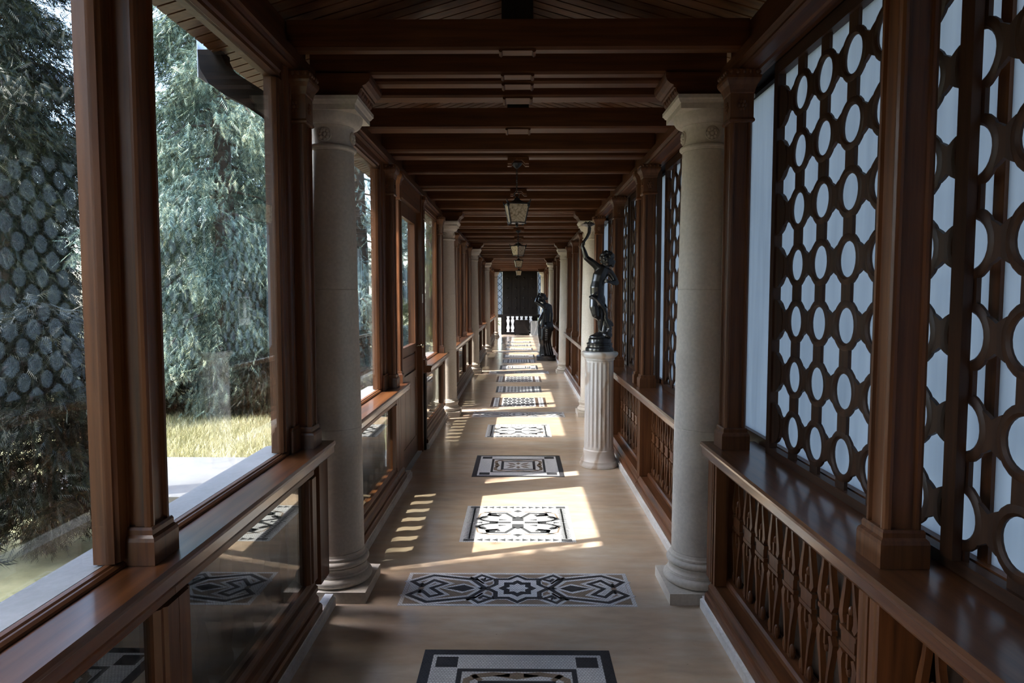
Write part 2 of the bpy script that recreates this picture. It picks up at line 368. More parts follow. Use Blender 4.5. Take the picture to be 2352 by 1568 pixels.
rf.prism([(-1.47, roof_z(1.47) + .024), (-1.47, roof_z(1.47) + .075), (0, roof_z(0) + .08), (1.47, roof_z(1.47) + .075), (1.47, roof_z(1.47) + .024), (0, roof_z(0) + .024)], -.75, END + .4)
obj('roof_covering', rf, 'roofing', ceil)
rd = MB(); rd.box(-.03, .03, -.7, END, 3.12, 3.21); obj('ridge_board', rd, 'beam_y', ceil)

# ---- tie beams with king posts
OFF = [(-.472, -.402, 1), (-.128, -.049, 1), (.025, .121, 1), (.273, .399, 1), (.985, 1.135, 1), (1.689, 1.785, 0), (1.935, 2.055, 2), (2.635, 2.705, 0), (3.395, 3.445, 0), (3.565, 3.685, 2), (4.315, 4.385, 0)]
beams = []
for i, c in enumerate(C):
    nxt = C[i+1] if i < 4 else END
    for a, b_, t in OFF:
        if c + b_ < nxt - .50: beams.append((c + a, c + b_, t, i))
    if i == 3:
        for q in (5.05, 5.75, 6.4): beams.append((c + q, c + q + .07, 0, i))
WORDS = 'first second third fourth fifth sixth seventh eighth ninth tenth eleventh twelfth thirteenth fourteenth fifteenth'.split()
cnt = {}
for a, b_, t, i in beams:
    cnt[i] = cnt.get(i, 0) + 1
    r = empty('tie_beam', (0, (a+b_)/2, 2.73), '%s dark timber tie beam from the %s column pair on, counted into the distance' % (WORDS[cnt[i]-1], ORD[i].split()[0]), 'beam', 'roof tie beams')
    h = (b_-a)/2; over = -.135 < a - C[i] < .15
    w = 1.055
    m = MB(); m.prism([(-h, .012), (-h+.012, 0), (h-.012, 0), (h, .012), (h, .134), (-h, .134)], -w, w, 'x'); obj('beam', m, 'beam_x', r)
    if t == 1:
        m = MB(); m.box(-.072, .072, -h*.9, h*.9, .134, roof_z(.07) - 2.73 - .005); obj('king_post', m, 'dark_z', r)
        m = MB(); m.prism([(-.085, 0), (-.085, -.008), (-.075, -.014), (-.067, -.006), (.067, -.006), (.075, -.014), (.085, -.008), (.085, 0)], -h*.95, h*.95); obj('soffit_block', m, 'beam_x', r)
    if t == 2:
        m = MB(); P = [(-.085, .0), (-.085, -.05), (-.055, -.05), (-.03, -.022), (.03, -.022), (.055, -.05), (.085, -.05), (.085, .0)]
        m.prism(P, -h - .012, h + .012); P2 = [(x*1.03, z - .012 if z < 0 else z) for x, z in P]; m.prism(P2, -h*.4, h*.4); obj('arched_bracket', m, 'beam_x', r)

# ---- corbel blocks on the columns, carrying the double beams
for i, c in enumerate(C):
    for s in (-1, 1):
        r = empty('corbel', (0, c, 0), 'stepped timber corbel on the %s column of the %s side' % (ORD[i], SIDE[s]), 'corbel', 'timber corbels over the columns')
        X = [(1.16, 2.612), (.84, 2.612), (.815, 2.618), (.80, 2.635), (.795, 2.652), (.785, 2.656), (.785, 2.668), (.768, 2.675), (.752, 2.69), (.745, 2.708), (.745, 2.729), (1.16, 2.729)]
        m = MB(); m.prism([(s*x, z) for x, z in X], -.15, .15); obj('block', m, 'beam_x', r)
        g = MB()
        for q in np.linspace(-.12, .12, 6): g.prism([(s*.838, 2.6125), (s*.812, 2.620), (s*.797, 2.637), (s*.792, 2.652), (s*.80, 2.652), (s*.81, 2.63)], q - .017, q + .017)
        obj('reeding', g, 'beam_x', r)

# ---- timber pilasters
def pil_meshes():
    def sq(h, z0, z1, m, cx=0.): m.box(-h, h, -h, h, z0, z1)
    b = MB(); sq(.081, .881, .945, b)
    P = [(.081, .945), (.078, .955), (.070, .962), (.070, .975), (.066, .982)]
    def loft(m, P):
        vs = [(sx*h, sy*h, z) for h, z in P for sx, sy in ((-1,-1),(1,-1),(1,1),(-1,1))]
        fs = [(4*j+i, 4*j+(i+1) % 4, 4*j+4+(i+1) % 4, 4*j+4+i) for j in range(len(P)-1) for i in range(4)] + [(3,2,1,0), tuple(4*(len(P)-1)+i for i in range(4))]
        m.add(vs, fs)
    loft(b, P)
    # moulded plan: corner reeds and a sunk face
    h = .064; pl = []
    quarter = [(h, -.030), (h-.012, -.030), (h-.012, -.036), (h, -.040), (h, -.052), (h-.006, -.060), (h-.014, -h)]
    side = [(x, y) for x, y in quarter]; sideup = [(x, -y) for x, y in quarter][::-1]
    face = sideup[::1]
    ring = []
    base_side = [(h-.004, 0)] 
    one = [( -y, x) for x, y in []]
    half = [(h-.012, -.0305), (h-.012, -.036), (h-.001, -.040), (h, -.050), (h-.004, -.059), (h-.013, -h+.001)]
    face = [(x, y) for x, y in half[::-1]] + [(x, -y) for x, y in half]
    for q in range(4):
        a = q * PI / 2
        ring += [(x*math.cos(a) - y*math.sin(a), x*math.sin(a) + y*math.cos(a)) for x, y in face]
    s_ = MB(); s_.prism(ring, .982, 2.405, 'z')
    blk = MB(); loft(blk, [(.064, 2.405), (.071, 2.409), (.073, 2.417), (.069, 2.424), (.066, 2.428), (.066, 2.535), (.070, 2.54)])
    cp = MB(); loft(cp, [(.070, 2.54), (.072, 2.552), (.080, 2.572), (.094, 2.59), (.098, 2.60), (.098, 2.612), (.091, 2.614), (.091, 2.639)])
    for k_ in range(5):
        q = -.072 + k_*.036
        for (dx, dy) in ((q, -.093), (-.093, q), (.093, q)): cp.ball((dx, dy, 2.628), .011, 1, 1, .9, 8)
    ro = MB()
    for k_ in range(6): a = 2*PI*k_/6; ro.ball((.018*math.cos(a), -.002, .018*math.sin(a)), .010, 1, .6, 1, 8)
    ro.ball((0, -.004, 0), .010, 1, .7, 1, 8)
    return b.mesh('base'), s_.mesh('shaft'), blk.mesh('rosette_block'), cp.mesh('capital'), ro.mesh('rosette', 60)
pm = pil_meshes()
for me, mt in zip(pm, ('wood_z', 'wood_z', 'wood_z', 'wood_z', 'wood_z')): me.materials.append(M[mt])
for bay, ys in BAYP.items():
    for j, y in enumerate(ys):
        for s in (-1, 1):
            narrow = (bay == 1 and j == 1)
            lab = '%s wooden pilaster of the %s wall %s' % (WORDS[j], SIDE[s], BAYN[bay])
            if narrow: lab = 'slim wooden pilaster paired with a wider one on the %s wall' % SIDE[s]
            r = empty('wooden_pilaster', (s*1.033, y, 0), lab, 'pilaster', 'wooden window pilasters')
            r.scale = (.8, .5, 1) if narrow else (.81, .81, 1)
            obj('base', pm[0], None, r); obj('shaft', pm[1], None, r); bl = obj('rosette_block', pm[2], None, r); obj('capital', pm[3], None, r)
            if y < 10 and not narrow:
                obj('rosette', pm[4], None, bl, (0, -.066, 2.482)); a = obj('rosette', pm[4], None, bl, (-s*.066, 0, 2.482)); a.rotation_euler.z = -s*PI/2
                

# ---- sill boards
tn = 3
for s, lst in ((-1, SILLS_L), (1, SILLS_R)):
    for bay, a, b_ in lst:
        m = MB(); back = 1.135 if s < 0 else 1.19
        m.prism([(s*x, z) for x, z in [(.955, .807), (.932, .812), (.926, .822), (.926, .852), (.920, .858), (.918, .868), (.922, .880), (back, .880), (back, .807)]], a, b_)
        nm = 'trim_%d' % tn; tn += 1
        lab = 'moulded wooden sill board of the %s wall %s' % (SIDE[s], BAYN[bay]) + (', beyond the door' if (s < 0 and bay == 1 and a > 6) else ', before the door' if (s < 0 and bay == 1) else '')
        tag(obj(nm, m, 'sill_y', None), lab, kind='structure')

# ---- foot boards (timber base moulding above the curb)
def foot(parent, s, a, b_):
    m = MB(); m.prism([(s*x, z) for x, z in [(.955, .063), (.955, .095), (.962, .105), (.972, .11), (.972, .135), (.984, .15), (.984, .165), (1.04, .165), (1.04, .063)]], a, b_)
    return obj('foot_moulding', m, 'wood_y', parent)

# ---- left windows: upper glazing, dado glazing
def frame_member(m, s, y0, y1, z0, z1): m.box(s*1.045, s*1.105, y0, y1, z0, z1)
wn = 1
def left_window(y0, y1, label):
    global wn; s = -1; da, db = {3.86: 3.88, 1.90: 1.916}.get(y0, y0 - .06), {5.21: 5.47, 3.08: 3.25, 1.79: 1.914}.get(y1, y1 + .06)
    r = empty('window_%d' % wn, (0, 0, 0), label, kind='structure'); wn += 1
    m = MB(); m.prism([(s*x, z) for x, z in [(1.045, .881), (1.045, .889), (1.052, .895), (1.058, .895), (1.062, .900), (1.076, .900), (1.080, .896), (1.080, .881)]], y0, y1); obj('bottom_rail', m, 'wood_y', r)
    m = MB(); m.prism([(s*x, z) for x, z in [(1.045, 2.639), (1.045, 2.60), (1.052, 2.59), (1.052, 2.575), (1.075, 2.56), (1.105, 2.56), (1.105, 2.639)]], y0, y1); obj('head_rail', m, 'wood_y', r)
    for (a, d) in ((y0, 1), (y1, -1)):
        m = MB(); m.prism([(s*1.045, a), (s*1.045, a + d*.035), (s*1.052, a + d*.042), (s*1.052, a + d*.05), (s*1.072, a + d*.056), (s*1.105, a + d*.056), (s*1.105, a)], .901, 2.56, 'z'); obj('stile', m, 'wood_z', r)
    m = MB(); m.box(s*1.066, s*1.071, y0 + .05, y1 - .05, .898, 2.565); obj('pane', m, 'glass', r)
    if db > y1 + .1:                                              # broad moulded frame post between the glazing and the pilaster
        e = y1 + (.208 if y1 == 5.21 else .13); w_ = e - y1 - .002
        m = MB(); m.prism([(s*1.045, y1 + .002), (s*1.045, y1 + .03), (s*1.053, y1 + .036), (s*1.053, y1 + w_*.5 - .02), (s*1.040, y1 + w_*.5 - .014), (s*1.036, y1 + w_*.5), (s*1.040, y1 + w_*.5 + .014), (s*1.053, y1 + w_*.5 + .02), (s*1.053, e - .02), (s*1.045, e - .014), (s*1.045, e), (s*1.105, e), (s*1.105, y1 + .002)], .881, 2.639, 'z'); obj('frame_post', m, 'wood_z', r)
        m = MB(); m.box(s*1.030, s*1.044, y1 + .01, e - .004, .881, .985); m.box(s*1.034, s*1.044, y1 + .014, e - .008, .985, 1.0); obj('post_base', m, 'wood_z', r)
    # dado
    m = MB(); m.prism([(s*.976, .807), (s*.976, .775), (s*.985, .765), (s*.985, .745), (s*.995, .735), (s*1.04, .735), (s*1.04, .807)], da, db); obj('dado_top_rail', m, 'wood_y', r)
    m = MB(); m.prism([(s*.976, .167), (s*.976, .19), (s*.99, .20), (s*.99, .215), (s*1.0, .23), (s*1.04, .23), (s*1.04, .167)], da, db); obj('dado_bottom_rail', m, 'wood_y', r)
    for (a, d) in ((da, 1), (db, -1)):
        m = MB(); m.prism([(s*.976, a), (s*.976, a + d*.06), (s*.985, a + d*.068), (s*.985, a + d*.082), (s*1.0, a + d*.095), (s*1.04, a + d*.095), (s*1.04, a)], .23, .735, 'z'); obj('dado_stile', m, 'wood_z', r)
    m = MB(); m.box(s*1.010, s*1.016, da + .09, db - .09, .222, .742); obj('dado_pane', m, 'glass_low', r)
    foot(r, s, da, db)
    m = MB(); m.prism([(s*1.082, .881), (s*1.082, .898), (s*1.215, .882), (s*1.215, .80), (s*1.137, .80), (s*1.137, .881)], da, db); obj('outer_sill', m, 'stone_out', r)
    return r
def gaps(ys, a, b_, hw=.055):
    e = [a] + [q for y in ys for q in (y - hw, y + hw)] + [b_]
    return [(e[i], e[i+1]) for i in range(0, len(e), 2) if e[i+1] - e[i] > .5]
WINL = [(0, .481, 1.79), (0, 1.90, 3.08), (1, 3.86, 5.21), (1, 7.196, 8.83)]
for bay in (2, 3, 4): WINL += [(bay, a, b_) for a, b_ in gaps(BAYP[bay], C[bay-1] + .27, C[bay] - .27)]
cn = {}
for bay, a, b_ in WINL:
    cn[bay] = cn.get(bay, 0) + 1
    left_window(a, b_, '%s glazed window of the left wall %s' % (WORDS[cn[bay]-1], BAYN[bay]))
# narrow wooden fillers between end pilasters and columns
def filler(s, a, b_, n):
    r = empty('wall_%s_%d' % (SIDE[s], n), (0, 0, 0), 'narrow wooden infill of the %s wall beside the %s column' % (SIDE[s], ORD[n//2].split()[0]) + (', far side' if n % 2 else ', near side'), kind='structure')
    m = MB(); m.box(s*1.07, s*1.11, a, b_, .881, 2.639); obj('board', m, 'wood_z', r)
    m = MB(); m.box(s*.98, s*1.04, a, b_ - .10, .167, .806); obj('dado_board', m, 'wood_z', r)
    if s < 0 and n > 0: m = MB(); m.box(s*1.086, s*1.092, b_ + .20, b_ + .36, .881, 2.639); obj('side_pane', m, 'glass', r)
fl_n = {-1: 0, 1: 0}
for i, c in enumerate(C):
    near = {0: 3.332, 1: 8.955, 2: 14.14, 3: 19.74, 4: 27.17}[i]
    for s in (-1, 1): filler(s, near - .012, c - .10, 2*i)

# ---- door in the left wall
s = -1
dr = empty('door_1', (0, 0, 0), 'half glazed wooden garden door in the left wall', kind='structure')
Y0, Y1 = 5.80, 7.05
for a, b_ in ((Y0 - .02, Y0 + .05), (Y1 - .05, Y1 + .02)):
    m = MB(); m.box(s*.99, s*1.13, a, b_, 0.001, 2.639); obj('door_jamb', m, 'wood_z', dr)
m = MB(); m.box(s*1.0, s*1.13, Y0 + .05, Y1 - .05, 2.46, 2.639); obj('door_head', m, 'wood_y', dr)
lf = MB(); a, b_ = Y0 + .055, Y1 - .055
lf.box(s*1.04, s*1.085, a, a + .12, .02, 2.45); lf.box(s*1.04, s*1.085, b_ - .12, b_, .02, 2.45)
lf.box(s*1.04, s*1.085, a + .12, b_ - .12, 2.33, 2.45); lf.box(s*1.04, s*1.085, a + .12, b_ - .12, 1.06, 1.14); lf.box(s*1.04, s*1.085, a + .12, b_ - .12, .80, .87); lf.box(s*1.04, s*1.085, a + .12, b_ - .12, .02, .2)
leaf = obj('door_leaf', lf, 'wood_z', dr)
m = MB(); m.box(s*1.055, s*1.075, a + .121, b_ - .121, .871, 1.059); m.prism([(a+.14, .89), (b_-.14, .89), (b_-.14, 1.04), (a+.14, 1.04)], s*1.046, s*1.0545, 'x'); obj('middle_panel', m, 'wood_y', leaf)
wid = (b_ - a - .242) / 3
for q in range(3):
    m = MB(); m.box(s*1.045, s*1.075, a + .121 + q*wid + .003, a + .121 + (q+1)*wid - .003, .201, .799); obj('panel_board', m, 'wood_z', leaf)
m = MB(); m.box(s*1.06, s*1.066, a + .12, b_ - .12, 1.14, 2.33); obj('door_pane', m, 'glass', leaf)
h = MB(); h.tube([(s*1.04, b_ - .06, 1.11), (s*1.0, b_ - .06, 1.11)], .009, 8); h.ball((s*.985, b_ - .06, 1.11), .022); h.lathe([(.026, 0), (.026, .006)], 14, (s*1.04, b_ - .06, 1.107)); obj('door_handle', h.mesh('door_handle', 50), 'brass', leaf)
m = MB(); m.box(s*1.0, s*1.3, Y0 + .05, Y1 - .05, -.05, .012); obj('threshold', m, 'stone_out', dr)
# small panelled dado beside the door
dp = empty('wall_left_panel', (0, 0, 0), 'panelled wooden dado between dado glazing and garden door', kind='structure')
for q in range(3):
    m = MB(); m.box(s*.985, s*1.03, 5.475 + q*.1 + .003, 5.475 + q*.1 + .097, .167, .806); obj('panel_board', m, 'wood_z', dp)
foot(dp, s, 5.475, 5.776)
np_ = empty('newel_block', (s*1.0, 7.13, 0), 'dark square wooden newel block beside the garden door', 'newel')
m = MB(); m.box(-.045, .03, -.055, .055, 0, .14); m.box(-.03, .03, -.045, .045, .14, .70); m.box(-.045, .03, -.055, .055, .70, .806); obj('post', m, 'dark_z', np_)
lt = empty('paper_tag', (s*.99, 7.085, 1.56), 'small white paper tag stuck on the door post', 'tag'); m = MB(); m.box(-.002, .002, -.028, .028, -.045, .045); obj('tag_sheet', m, 'white', lt)
lt.location = (s*.987, 7.03, 1.59)

# ---- exterior balustrade along the left windows
def baluster_out():
    m = MB(); P = [(-.05, .16), (.05, .16), (.05, .2), (.03, .24), (.055, .32), (.055, .38), (.022, .45), (.055, .53), (.055, .6), (.03, .68), (.05, .72), (.05, .76), (-.05, .76), (-.05, .72), (-.03, .68), (-.055, .6), (-.055, .53), (-.022, .45), (-.055, .38), (-.055, .32), (-.03, .24), (-.05, .2)]
    m.prism(P, -.045, .045, 'x'); return m.mesh('baluster')
bo = baluster_out(); bo.materials.append(M['dark_z'])
for n, (a, b_, lab) in enumerate(((-.5, 3.28, 'before the nearest columns'), (3.9, 5.7, 'just before the garden door'), (7.2, 9.05, 'just beyond the garden door'), (9.5, 14.25, 'between the second and third columns'), (14.7, 19.85, 'between the third and fourth columns'), (20.3, 27.25, 'beyond the fourth columns'))):
    r = empty('garden_balustrade', (-1.16, a, 0), 'outer sawn wooden balustrade under the left windows ' + lab, 'balustrade', 'outer balustrades')
    L = b_ - a
    m = MB(); m.box(-.05, .05, 0, L, .745, .80); obj('top_rail', m, 'dark_y', r)
    m = MB(); m.box(-.05, .05, 0, L, .0, .17); obj('bottom_rail', m, 'dark_y', r)
    N = max(1, int(L / .2))
    for q in range(N): obj('baluster', bo, None, r, (0, (q + .5) * L / N, 0))
# lower solid wall below the galleries outside (foundation)
for s_, nm in ((-1, 'left'), (1, 'right')):
    m = MB(); m.box(s_*1.321, s_*1.40, -.7, END, -.3, -.005)
    tag(obj('wall_%s_footing' % nm, m, 'stone_out'), 'low stone footing outside the %s wall' % nm, kind='structure')

# ---- right side: lattice screens, frosted windows, balustrades
RP, RZ = .22, .235
def ring_mesh():
    m = MB(); n = 24
    for (ro_, ri, x0, x1) in ((.094, .064, -.009, .009),):
        prof = [(ro_, x0 + .005), (ro_, x1 - .005), (ro_ - .008, x1), (ri + .008, x1), (ri, x1 - .006), (ri, x0 + .006), (ri + .008, x0), (ro_ - .008, x0)]
        vs = [(x, r_*math.cos(2*PI*i/n), r_*math.sin(2*PI*i/n)) for i in range(n) for (r_, x) in prof]; k_ = len(prof)
        fs = [(i*k_ + j, i*k_ + (j+1) % k_, ((i+1) % n)*k_ + (j+1) % k_, ((i+1) % n)*k_ + j) for i in range(n) for j in range(k_)]
        m.add(vs, fs)
    return m.mesh('ring', 35)
def vlink_mesh():
    m = MB(); w = .034; z0 = math.sqrt(.09**2 - w**2)
    P = [(-w, -RZ/2 + 0.0), (w, -RZ/2), (w, RZ/2), (-w, RZ/2)]
    P = [(-w, z0), (0, .088), (w, z0), (w, RZ - z0), (0, RZ - .088), (-w, RZ - z0)]
    m.prism(P, -.006, .006, 'x'); return m.mesh('link')
def hlink_mesh():
    m = MB(); P = [(.0745, -.055), (.09, -.048), (RP/2, -.036), (RP - .09, -.048), (RP - .0745, -.055), (RP - .0895, 0), (RP - .0745, .055), (RP - .09, .048), (RP/2, .036), (.09, .048), (.0745, .055), (.0895, 0)]
    m.prism(P, -.006, .006, 'x'); return m.mesh('bridge')
rm, vm, hm = ring_mesh(), vlink_mesh(), hlink_mesh()
for me in (rm, vm, hm): me.materials.append(M['lattice_z'])
scal = []
for d in (1, -1):
    m = MB(); m.prism([(d*.092*math.cos(t), .092*math.sin(t)) for t in np.linspace(-PI/2, PI/2, 11)], -.009, .009, 'x'); me = m.mesh('scallop'); me.materials.append(M['lattice_z']); scal.append(me)
stubs = []
for a, b_ in ((.915, 1.03 - .084), (1.03 + 6*RZ + .084, 2.585)):
    m = MB(); m.box(-.006, .006, -.034, .034, a, b_); me = m.mesh('stub'); me.materials.append(M['lattice_z']); stubs.append(me)
def lattice(ya, n, label, joined=False, x=1.17, thing_name='lattice_screen'):
    """rings on a RP x RZ grid, n columns of whole rings between half rings in the frame"""
    L = n * RP; r = empty(thing_name, (x, ya, 0), label, 'lattice', 'ring lattice screens')
    zs = [1.03 + RZ*j for j in range(7)]
    for q in (-.045, L + .002): m = MB(); m.box(-.018, .018, q, q + .043, .881, 2.639); obj('stile', m, 'lattice_z', r)
    for q in ((.881, .915), (2.585, 2.639)): m = MB(); m.box(-.018, .018, -.002, L + .002, *q); obj('rail', m, 'lattice_y', r)
    jm = MB()
    def put(nm, me, loc):
        if joined: jm.add([(v.co.x + loc[0], v.co.y + loc[1], v.co.z + loc[2]) for v in me.vertices], [tuple(p.vertices) for p in me.polygons])
        else: obj(nm, me, None, r, loc)
    for i in range(1, n):
        for j, z in enumerate(zs):
            put('ring', rm, (0, i*RP, z))
            if j < 6: put('link', vm, (0, i*RP, z))
        put('link', vm, (0, i*RP, zs[-1])) if False else None
    for i in range(0, n):
        for z in zs: put('bridge', hm, (0, i*RP, z))
    for z in zs: put('scallop', scal[0], (0, 0, z)); put('scallop', scal[1], (0, L, z))
    for i in range(1, n): put('stub', stubs[0], (0, i*RP, 0)); put('stub', stubs[1], (0, i*RP, 0))
    if joined:
        o = obj('ring_net', jm, 'lattice_z', r); o['kind'] = 'stuff'
    return r
ln = lattice(.455, 12, 'large dark ring lattice screen filling the right edge before the nearest column')
m = MB(); m.box(-.034, -.0095, 6*RP - .026, 6*RP + .026, .916, 2.584); obj('mullion', m, 'lattice_z', ln)
lattice(4.07, 6, 'ring lattice screen right behind the nearest right column')
lattice(5.76, 6, 'ring lattice screen on the right sill behind the boy statue')
lattice(7.30, 7, 'ring lattice screen just before the second right column', True)
for bay in (2, 3, 4):
    for j, (a, b_) in enumerate(gaps(BAYP[bay], C[bay-1] + .27, C[bay] - .27)):
        n = int((b_ - a - .1) / RP); lattice((a + b_)/2 - n*RP/2, n, '%s ring lattice screen of the right wall %s' % (WORDS[j], BAYN[bay]), True)
# frosted windows behind the lattices
for n, (a, b_) in enumerate(((-.55, 1.75), (1.75, 3.665), (3.665, 5.475), (5.475, 7.14), (7.14, 9.28), (9.28, 14.48), (14.48, 20.08), (20.08, 29.88))):
    lab = ['frosted window behind the lattice at the right photo edge', 'frosted window behind the lattice before the nearest right column', 'frosted window right behind the nearest right column', 'frosted window behind the boy statue', 'frosted window just before the second right column', 'frosted windows of the right wall between the second and third columns', 'frosted windows of the right wall between the third and fourth columns', 'frosted windows of the right wall beyond the fourth columns'][n]
    r = empty('window_%d' % (40 + n), (0, 0, 0), lab, kind='structure')
    m = MB(); m.box(1.225, 1.231, a + .02, b_ - .02, .90, 2.63); obj('pane', m, 'frosted', r)
    m = MB(); m.box(1.20, 1.26, a, b_, .84, .915); obj('bottom_rail', m, 'wood_y', r)
    for q in (a, b_ - .02): m = MB(); m.box(1.215, 1.245, q, q + .02, .915, 2.62); obj('stile', m, 'wood_z', r)
    m = MB(); m.box(1.20, 1.26, a, b_, 2.62, 2.70); obj('head_rail', m, 'dark_y', r)
# solid wall under the right sill
m = MB(); m.box(1.16, 1.26, -.55, END, 0.0, .806); tag(obj('wall_right', m, 'plaster'), 'brown solid wall behind the right balustrades', kind='structure')

def bal_mesh():
    """fretted baluster: two bowed straps, a double cross band and pendants, mirrored about its middle"""
    m = MB()
    def strap(pts, w, x0=-.010, x1=.010):
        n = len(pts); Lf, Rt = [], []
        for i, (y, z) in enumerate(pts):
            t = Vector((pts[min(i+1, n-1)][0] - pts[max(i-1, 0)][0], pts[min(i+1, n-1)][1] - pts[max(i-1, 0)][1])).normalized()
            ww = w[i] if isinstance(w, list) else w
            Lf.append((y - t.y*ww, z + t.x*ww)); Rt.append((y + t.y*ww, z - t.x*ww))
        for i in range(n-1): m.prism([Lf[i], Lf[i+1], Rt[i+1], Rt[i]], x0, x1, 'x')
    for zs in (1, -1):
        for ys in (1, -1):
            strap([(ys*.012, .495 + zs*.300), (ys*.018, .495 + zs*.25), (ys*.030, .495 + zs*.17), (ys*.046, .495 + zs*.10), (ys*.050, .495 + zs*.07), (ys*.036, .495 + zs*.045)], [.006, .007, .008, .012, .015, .010])
            m.ball((0, ys*.034, .495 + zs*.272), .016, .8, .8, 1.9, 8)
            strap([(ys*.012, .495 + zs*.30), (ys*.03, .495 + zs*.29)], .008)
        m.ball((0, 0, .495 + zs*.10), .012, .8, .8, 1.5, 8)
        strap([(0, .495 + zs*.04), (0, .495 + zs*.09)], .006)
    m.box(-.010, .010, -.055, .055, .495 + .020, .495 + .036); m.box(-.010, .010, -.055, .055, .495 - .036, .495 - .020)
    m.box(-.008, .008, -.045, .045, .495 - .020, .495 + .020)
    return m.mesh('baluster')
bm_ = bal_mesh(); bm_.materials.append(M['wood_z'])
def balustrade(a, b_, label):
    r = empty('balustrade', (1.075, a, 0), label, 'balustrade', 'fretted balustrades under the right sill'); L = b_ - a
    for y0, y1 in ((0, .05), (L - .05, L)):
        m = MB(); m.prism([(-.10, y0), (-.10, y0 + .012), (-.094, y0 + .016), (-.094, y0 + .022), (-.10, y0 + .026), (-.10, y1), (.03, y1), (.03, y0)], .166, .806, 'z'); obj('stile', m, 'wood_z', r)
    m = MB(); m.prism([(-.12, .063), (-.12, .095), (-.113, .105), (-.103, .11), (-.103, .135), (-.091, .15), (-.091, .165), (.06, .165), (.06, .063)], 0, L); obj('foot_moulding', m, 'wood_y', r)
    m = MB(); m.prism([(-.035, .166), (-.035, .185), (-.025, .195), (.025, .195), (.035, .185), (.035, .166)], .05, L - .05); obj('bottom_rail', m, 'wood_y', r)
    N = max(2, int(round((L - .12) / .165)))
    for q in range(N): obj('baluster', bm_, None, r, (.0, .05 + (q + .5)*(L - .1)/N, 0))
    m = MB(); m.box(-.02, .02, .05, L - .05, .790, .806); obj('top_rail', m, 'wood_y', r)
BALS = [(-.50, .42, 'fretted balustrade at the very edge of the right foreground'), (.43, 1.84, 'dark fretted balustrade under the right foreground sill'), (1.85, 3.40, 'fretted balustrade just before the nearest right column'),
        (3.93, 5.47, 'fretted balustrade beside the nearest right column, on its far side'), (5.48, 7.14, 'fretted balustrade behind the marble pedestal'), (7.15, 9.0, 'fretted balustrade just before the second right column')]
for bay in (2, 3, 4):
    e = [C[bay-1] + .27] + BAYP[bay][1:-1] + [C[bay] - .27]
    for j in range(len(e) - 1): BALS.append((e[j] + .005, e[j+1] - .005, '%s fretted balustrade of the right wall %s' % (WORDS[j], BAYN[bay])))
for a, b_, l_ in BALS: balustrade(a, b_, l_)

# ---- end wall and added wall behind the viewer
m = MB(); m.box(-1.4, 1.4, -.75, -.60, -.1, 3.2); tag(obj('wall_back', m, 'dark_z'), 'dark timber wall behind the viewer', kind='structure')  # unseen wall added close behind the camera to dim the foreground
we = empty('wall_end', (0, 0, 0), 'dark end wall of the gallery around the carved panelling', kind='structure')
m = MB()
m.box(-1.4, -1.0, END, END + .12, -.1, 3.2); m.box(1.0, 1.4, END, END + .12, -.1, 3.2); m.box(-1.0, 1.0, END, END + .12, 2.72, 3.3)
obj('wall_face', m, 'dark_z', we)
pe = empty('carved_screen', (.04, END - .10, 0), 'tall dark carved wooden panelling in the middle of the far end', 'panelling')
m = MB(); m.box(-.76, .76, 0, .08, .0, 2.72); obj('backing', m, 'dark_z', pe)
for ix in range(4):
    for iz in range(4):
        x0, z0 = -.70 + ix*.355, .95 + iz*.43
        m = MB(); m.box(x0, x0 + .33, -.02, -.001, z0, z0 + .40); m.prism([(x0 + .06, z0 + .2), (x0 + .165, z0 + .06), (x0 + .27, z0 + .2), (x0 + .165, z0 + .34)], -.04, -.02); m.ball((x0 + .165, -.04, z0 + .2), .05, 1, .5, 1); obj('panel', m, 'dark_z', pe)
for n, (a, b_) in enumerate(((-.99, -.725), (.805, .99))):
    r = empty('window_%d' % (60 + n), (0, END, 0), 'narrow end window with a wavy lattice, %s of the carved panelling' % ('left' if n == 0 else 'right'), kind='structure')
    m = MB(); m.box(a, a + .02, -.02, .06, .75, 2.72); m.box(b_ - .02, b_, -.02, .06, .75, 2.72); m.box(a, b_, -.02, .06, .72, .80); obj('frame', m, 'dark_z', r)
    m = MB(); m.box(a + .02, b_ - .02, .03, .036, .80, 2.72); obj('pane', m, 'frosted', r)
    m = MB(); m.box(a + .005, b_ - .005, .03, .036, .0, .72); obj('lower_pane', m, 'glass', r)
    for q in (0, 1):
        m = MB(); zz = np.linspace(.8, 2.72, 60); xc, am = (a + b_)/2, (b_ - a)/2 - .03
        m.tube([(xc + (1 if q else -1)*am*math.sin((z - .8)*2*PI/.55), 0, z) for z in zz], .011, 6); obj('wavy_bar', m.mesh('wavy_bar', 50), 'dark_z', r)
er = empty('end_balustrade', (0, END - .35, 0), 'dark sawn wooden balustrade with pale gaps at the far end', 'balustrade')
m = MB(); m.box(-1.0, 1.0, -.03, .05, .80, .87); obj('hand_rail', m, 'dark_x', er)
m = MB(); m.box(-.78, .80, -.02, .04, .0, .10); obj('bottom_rail', m, 'dark_x', er)
m = MB(); m.box(-.78, -.62, -.02, .04, .10, .80); obj('newel', m, 'dark_z', er)
wh = MB(); P = [(-.062, .11), (.062, .11), (.062, .15), (.04, .18), (.075, .28), (.055, .38), (.04, .44), (.055, .52), (.075, .6), (.04, .7), (.062, .74), (.062, .79), (-.062, .79), (-.062, .74), (-.04, .7), (-.075, .6), (-.055, .52), (-.04, .44), (-.055, .38), (-.075, .28), (-.04, .18), (-.062, .15)]
wh.prism(P, -.01, .015); wb = wh.mesh('baluster'); wb.materials.append(M['white'])  # solid white shapes standing in for daylight through the gaps
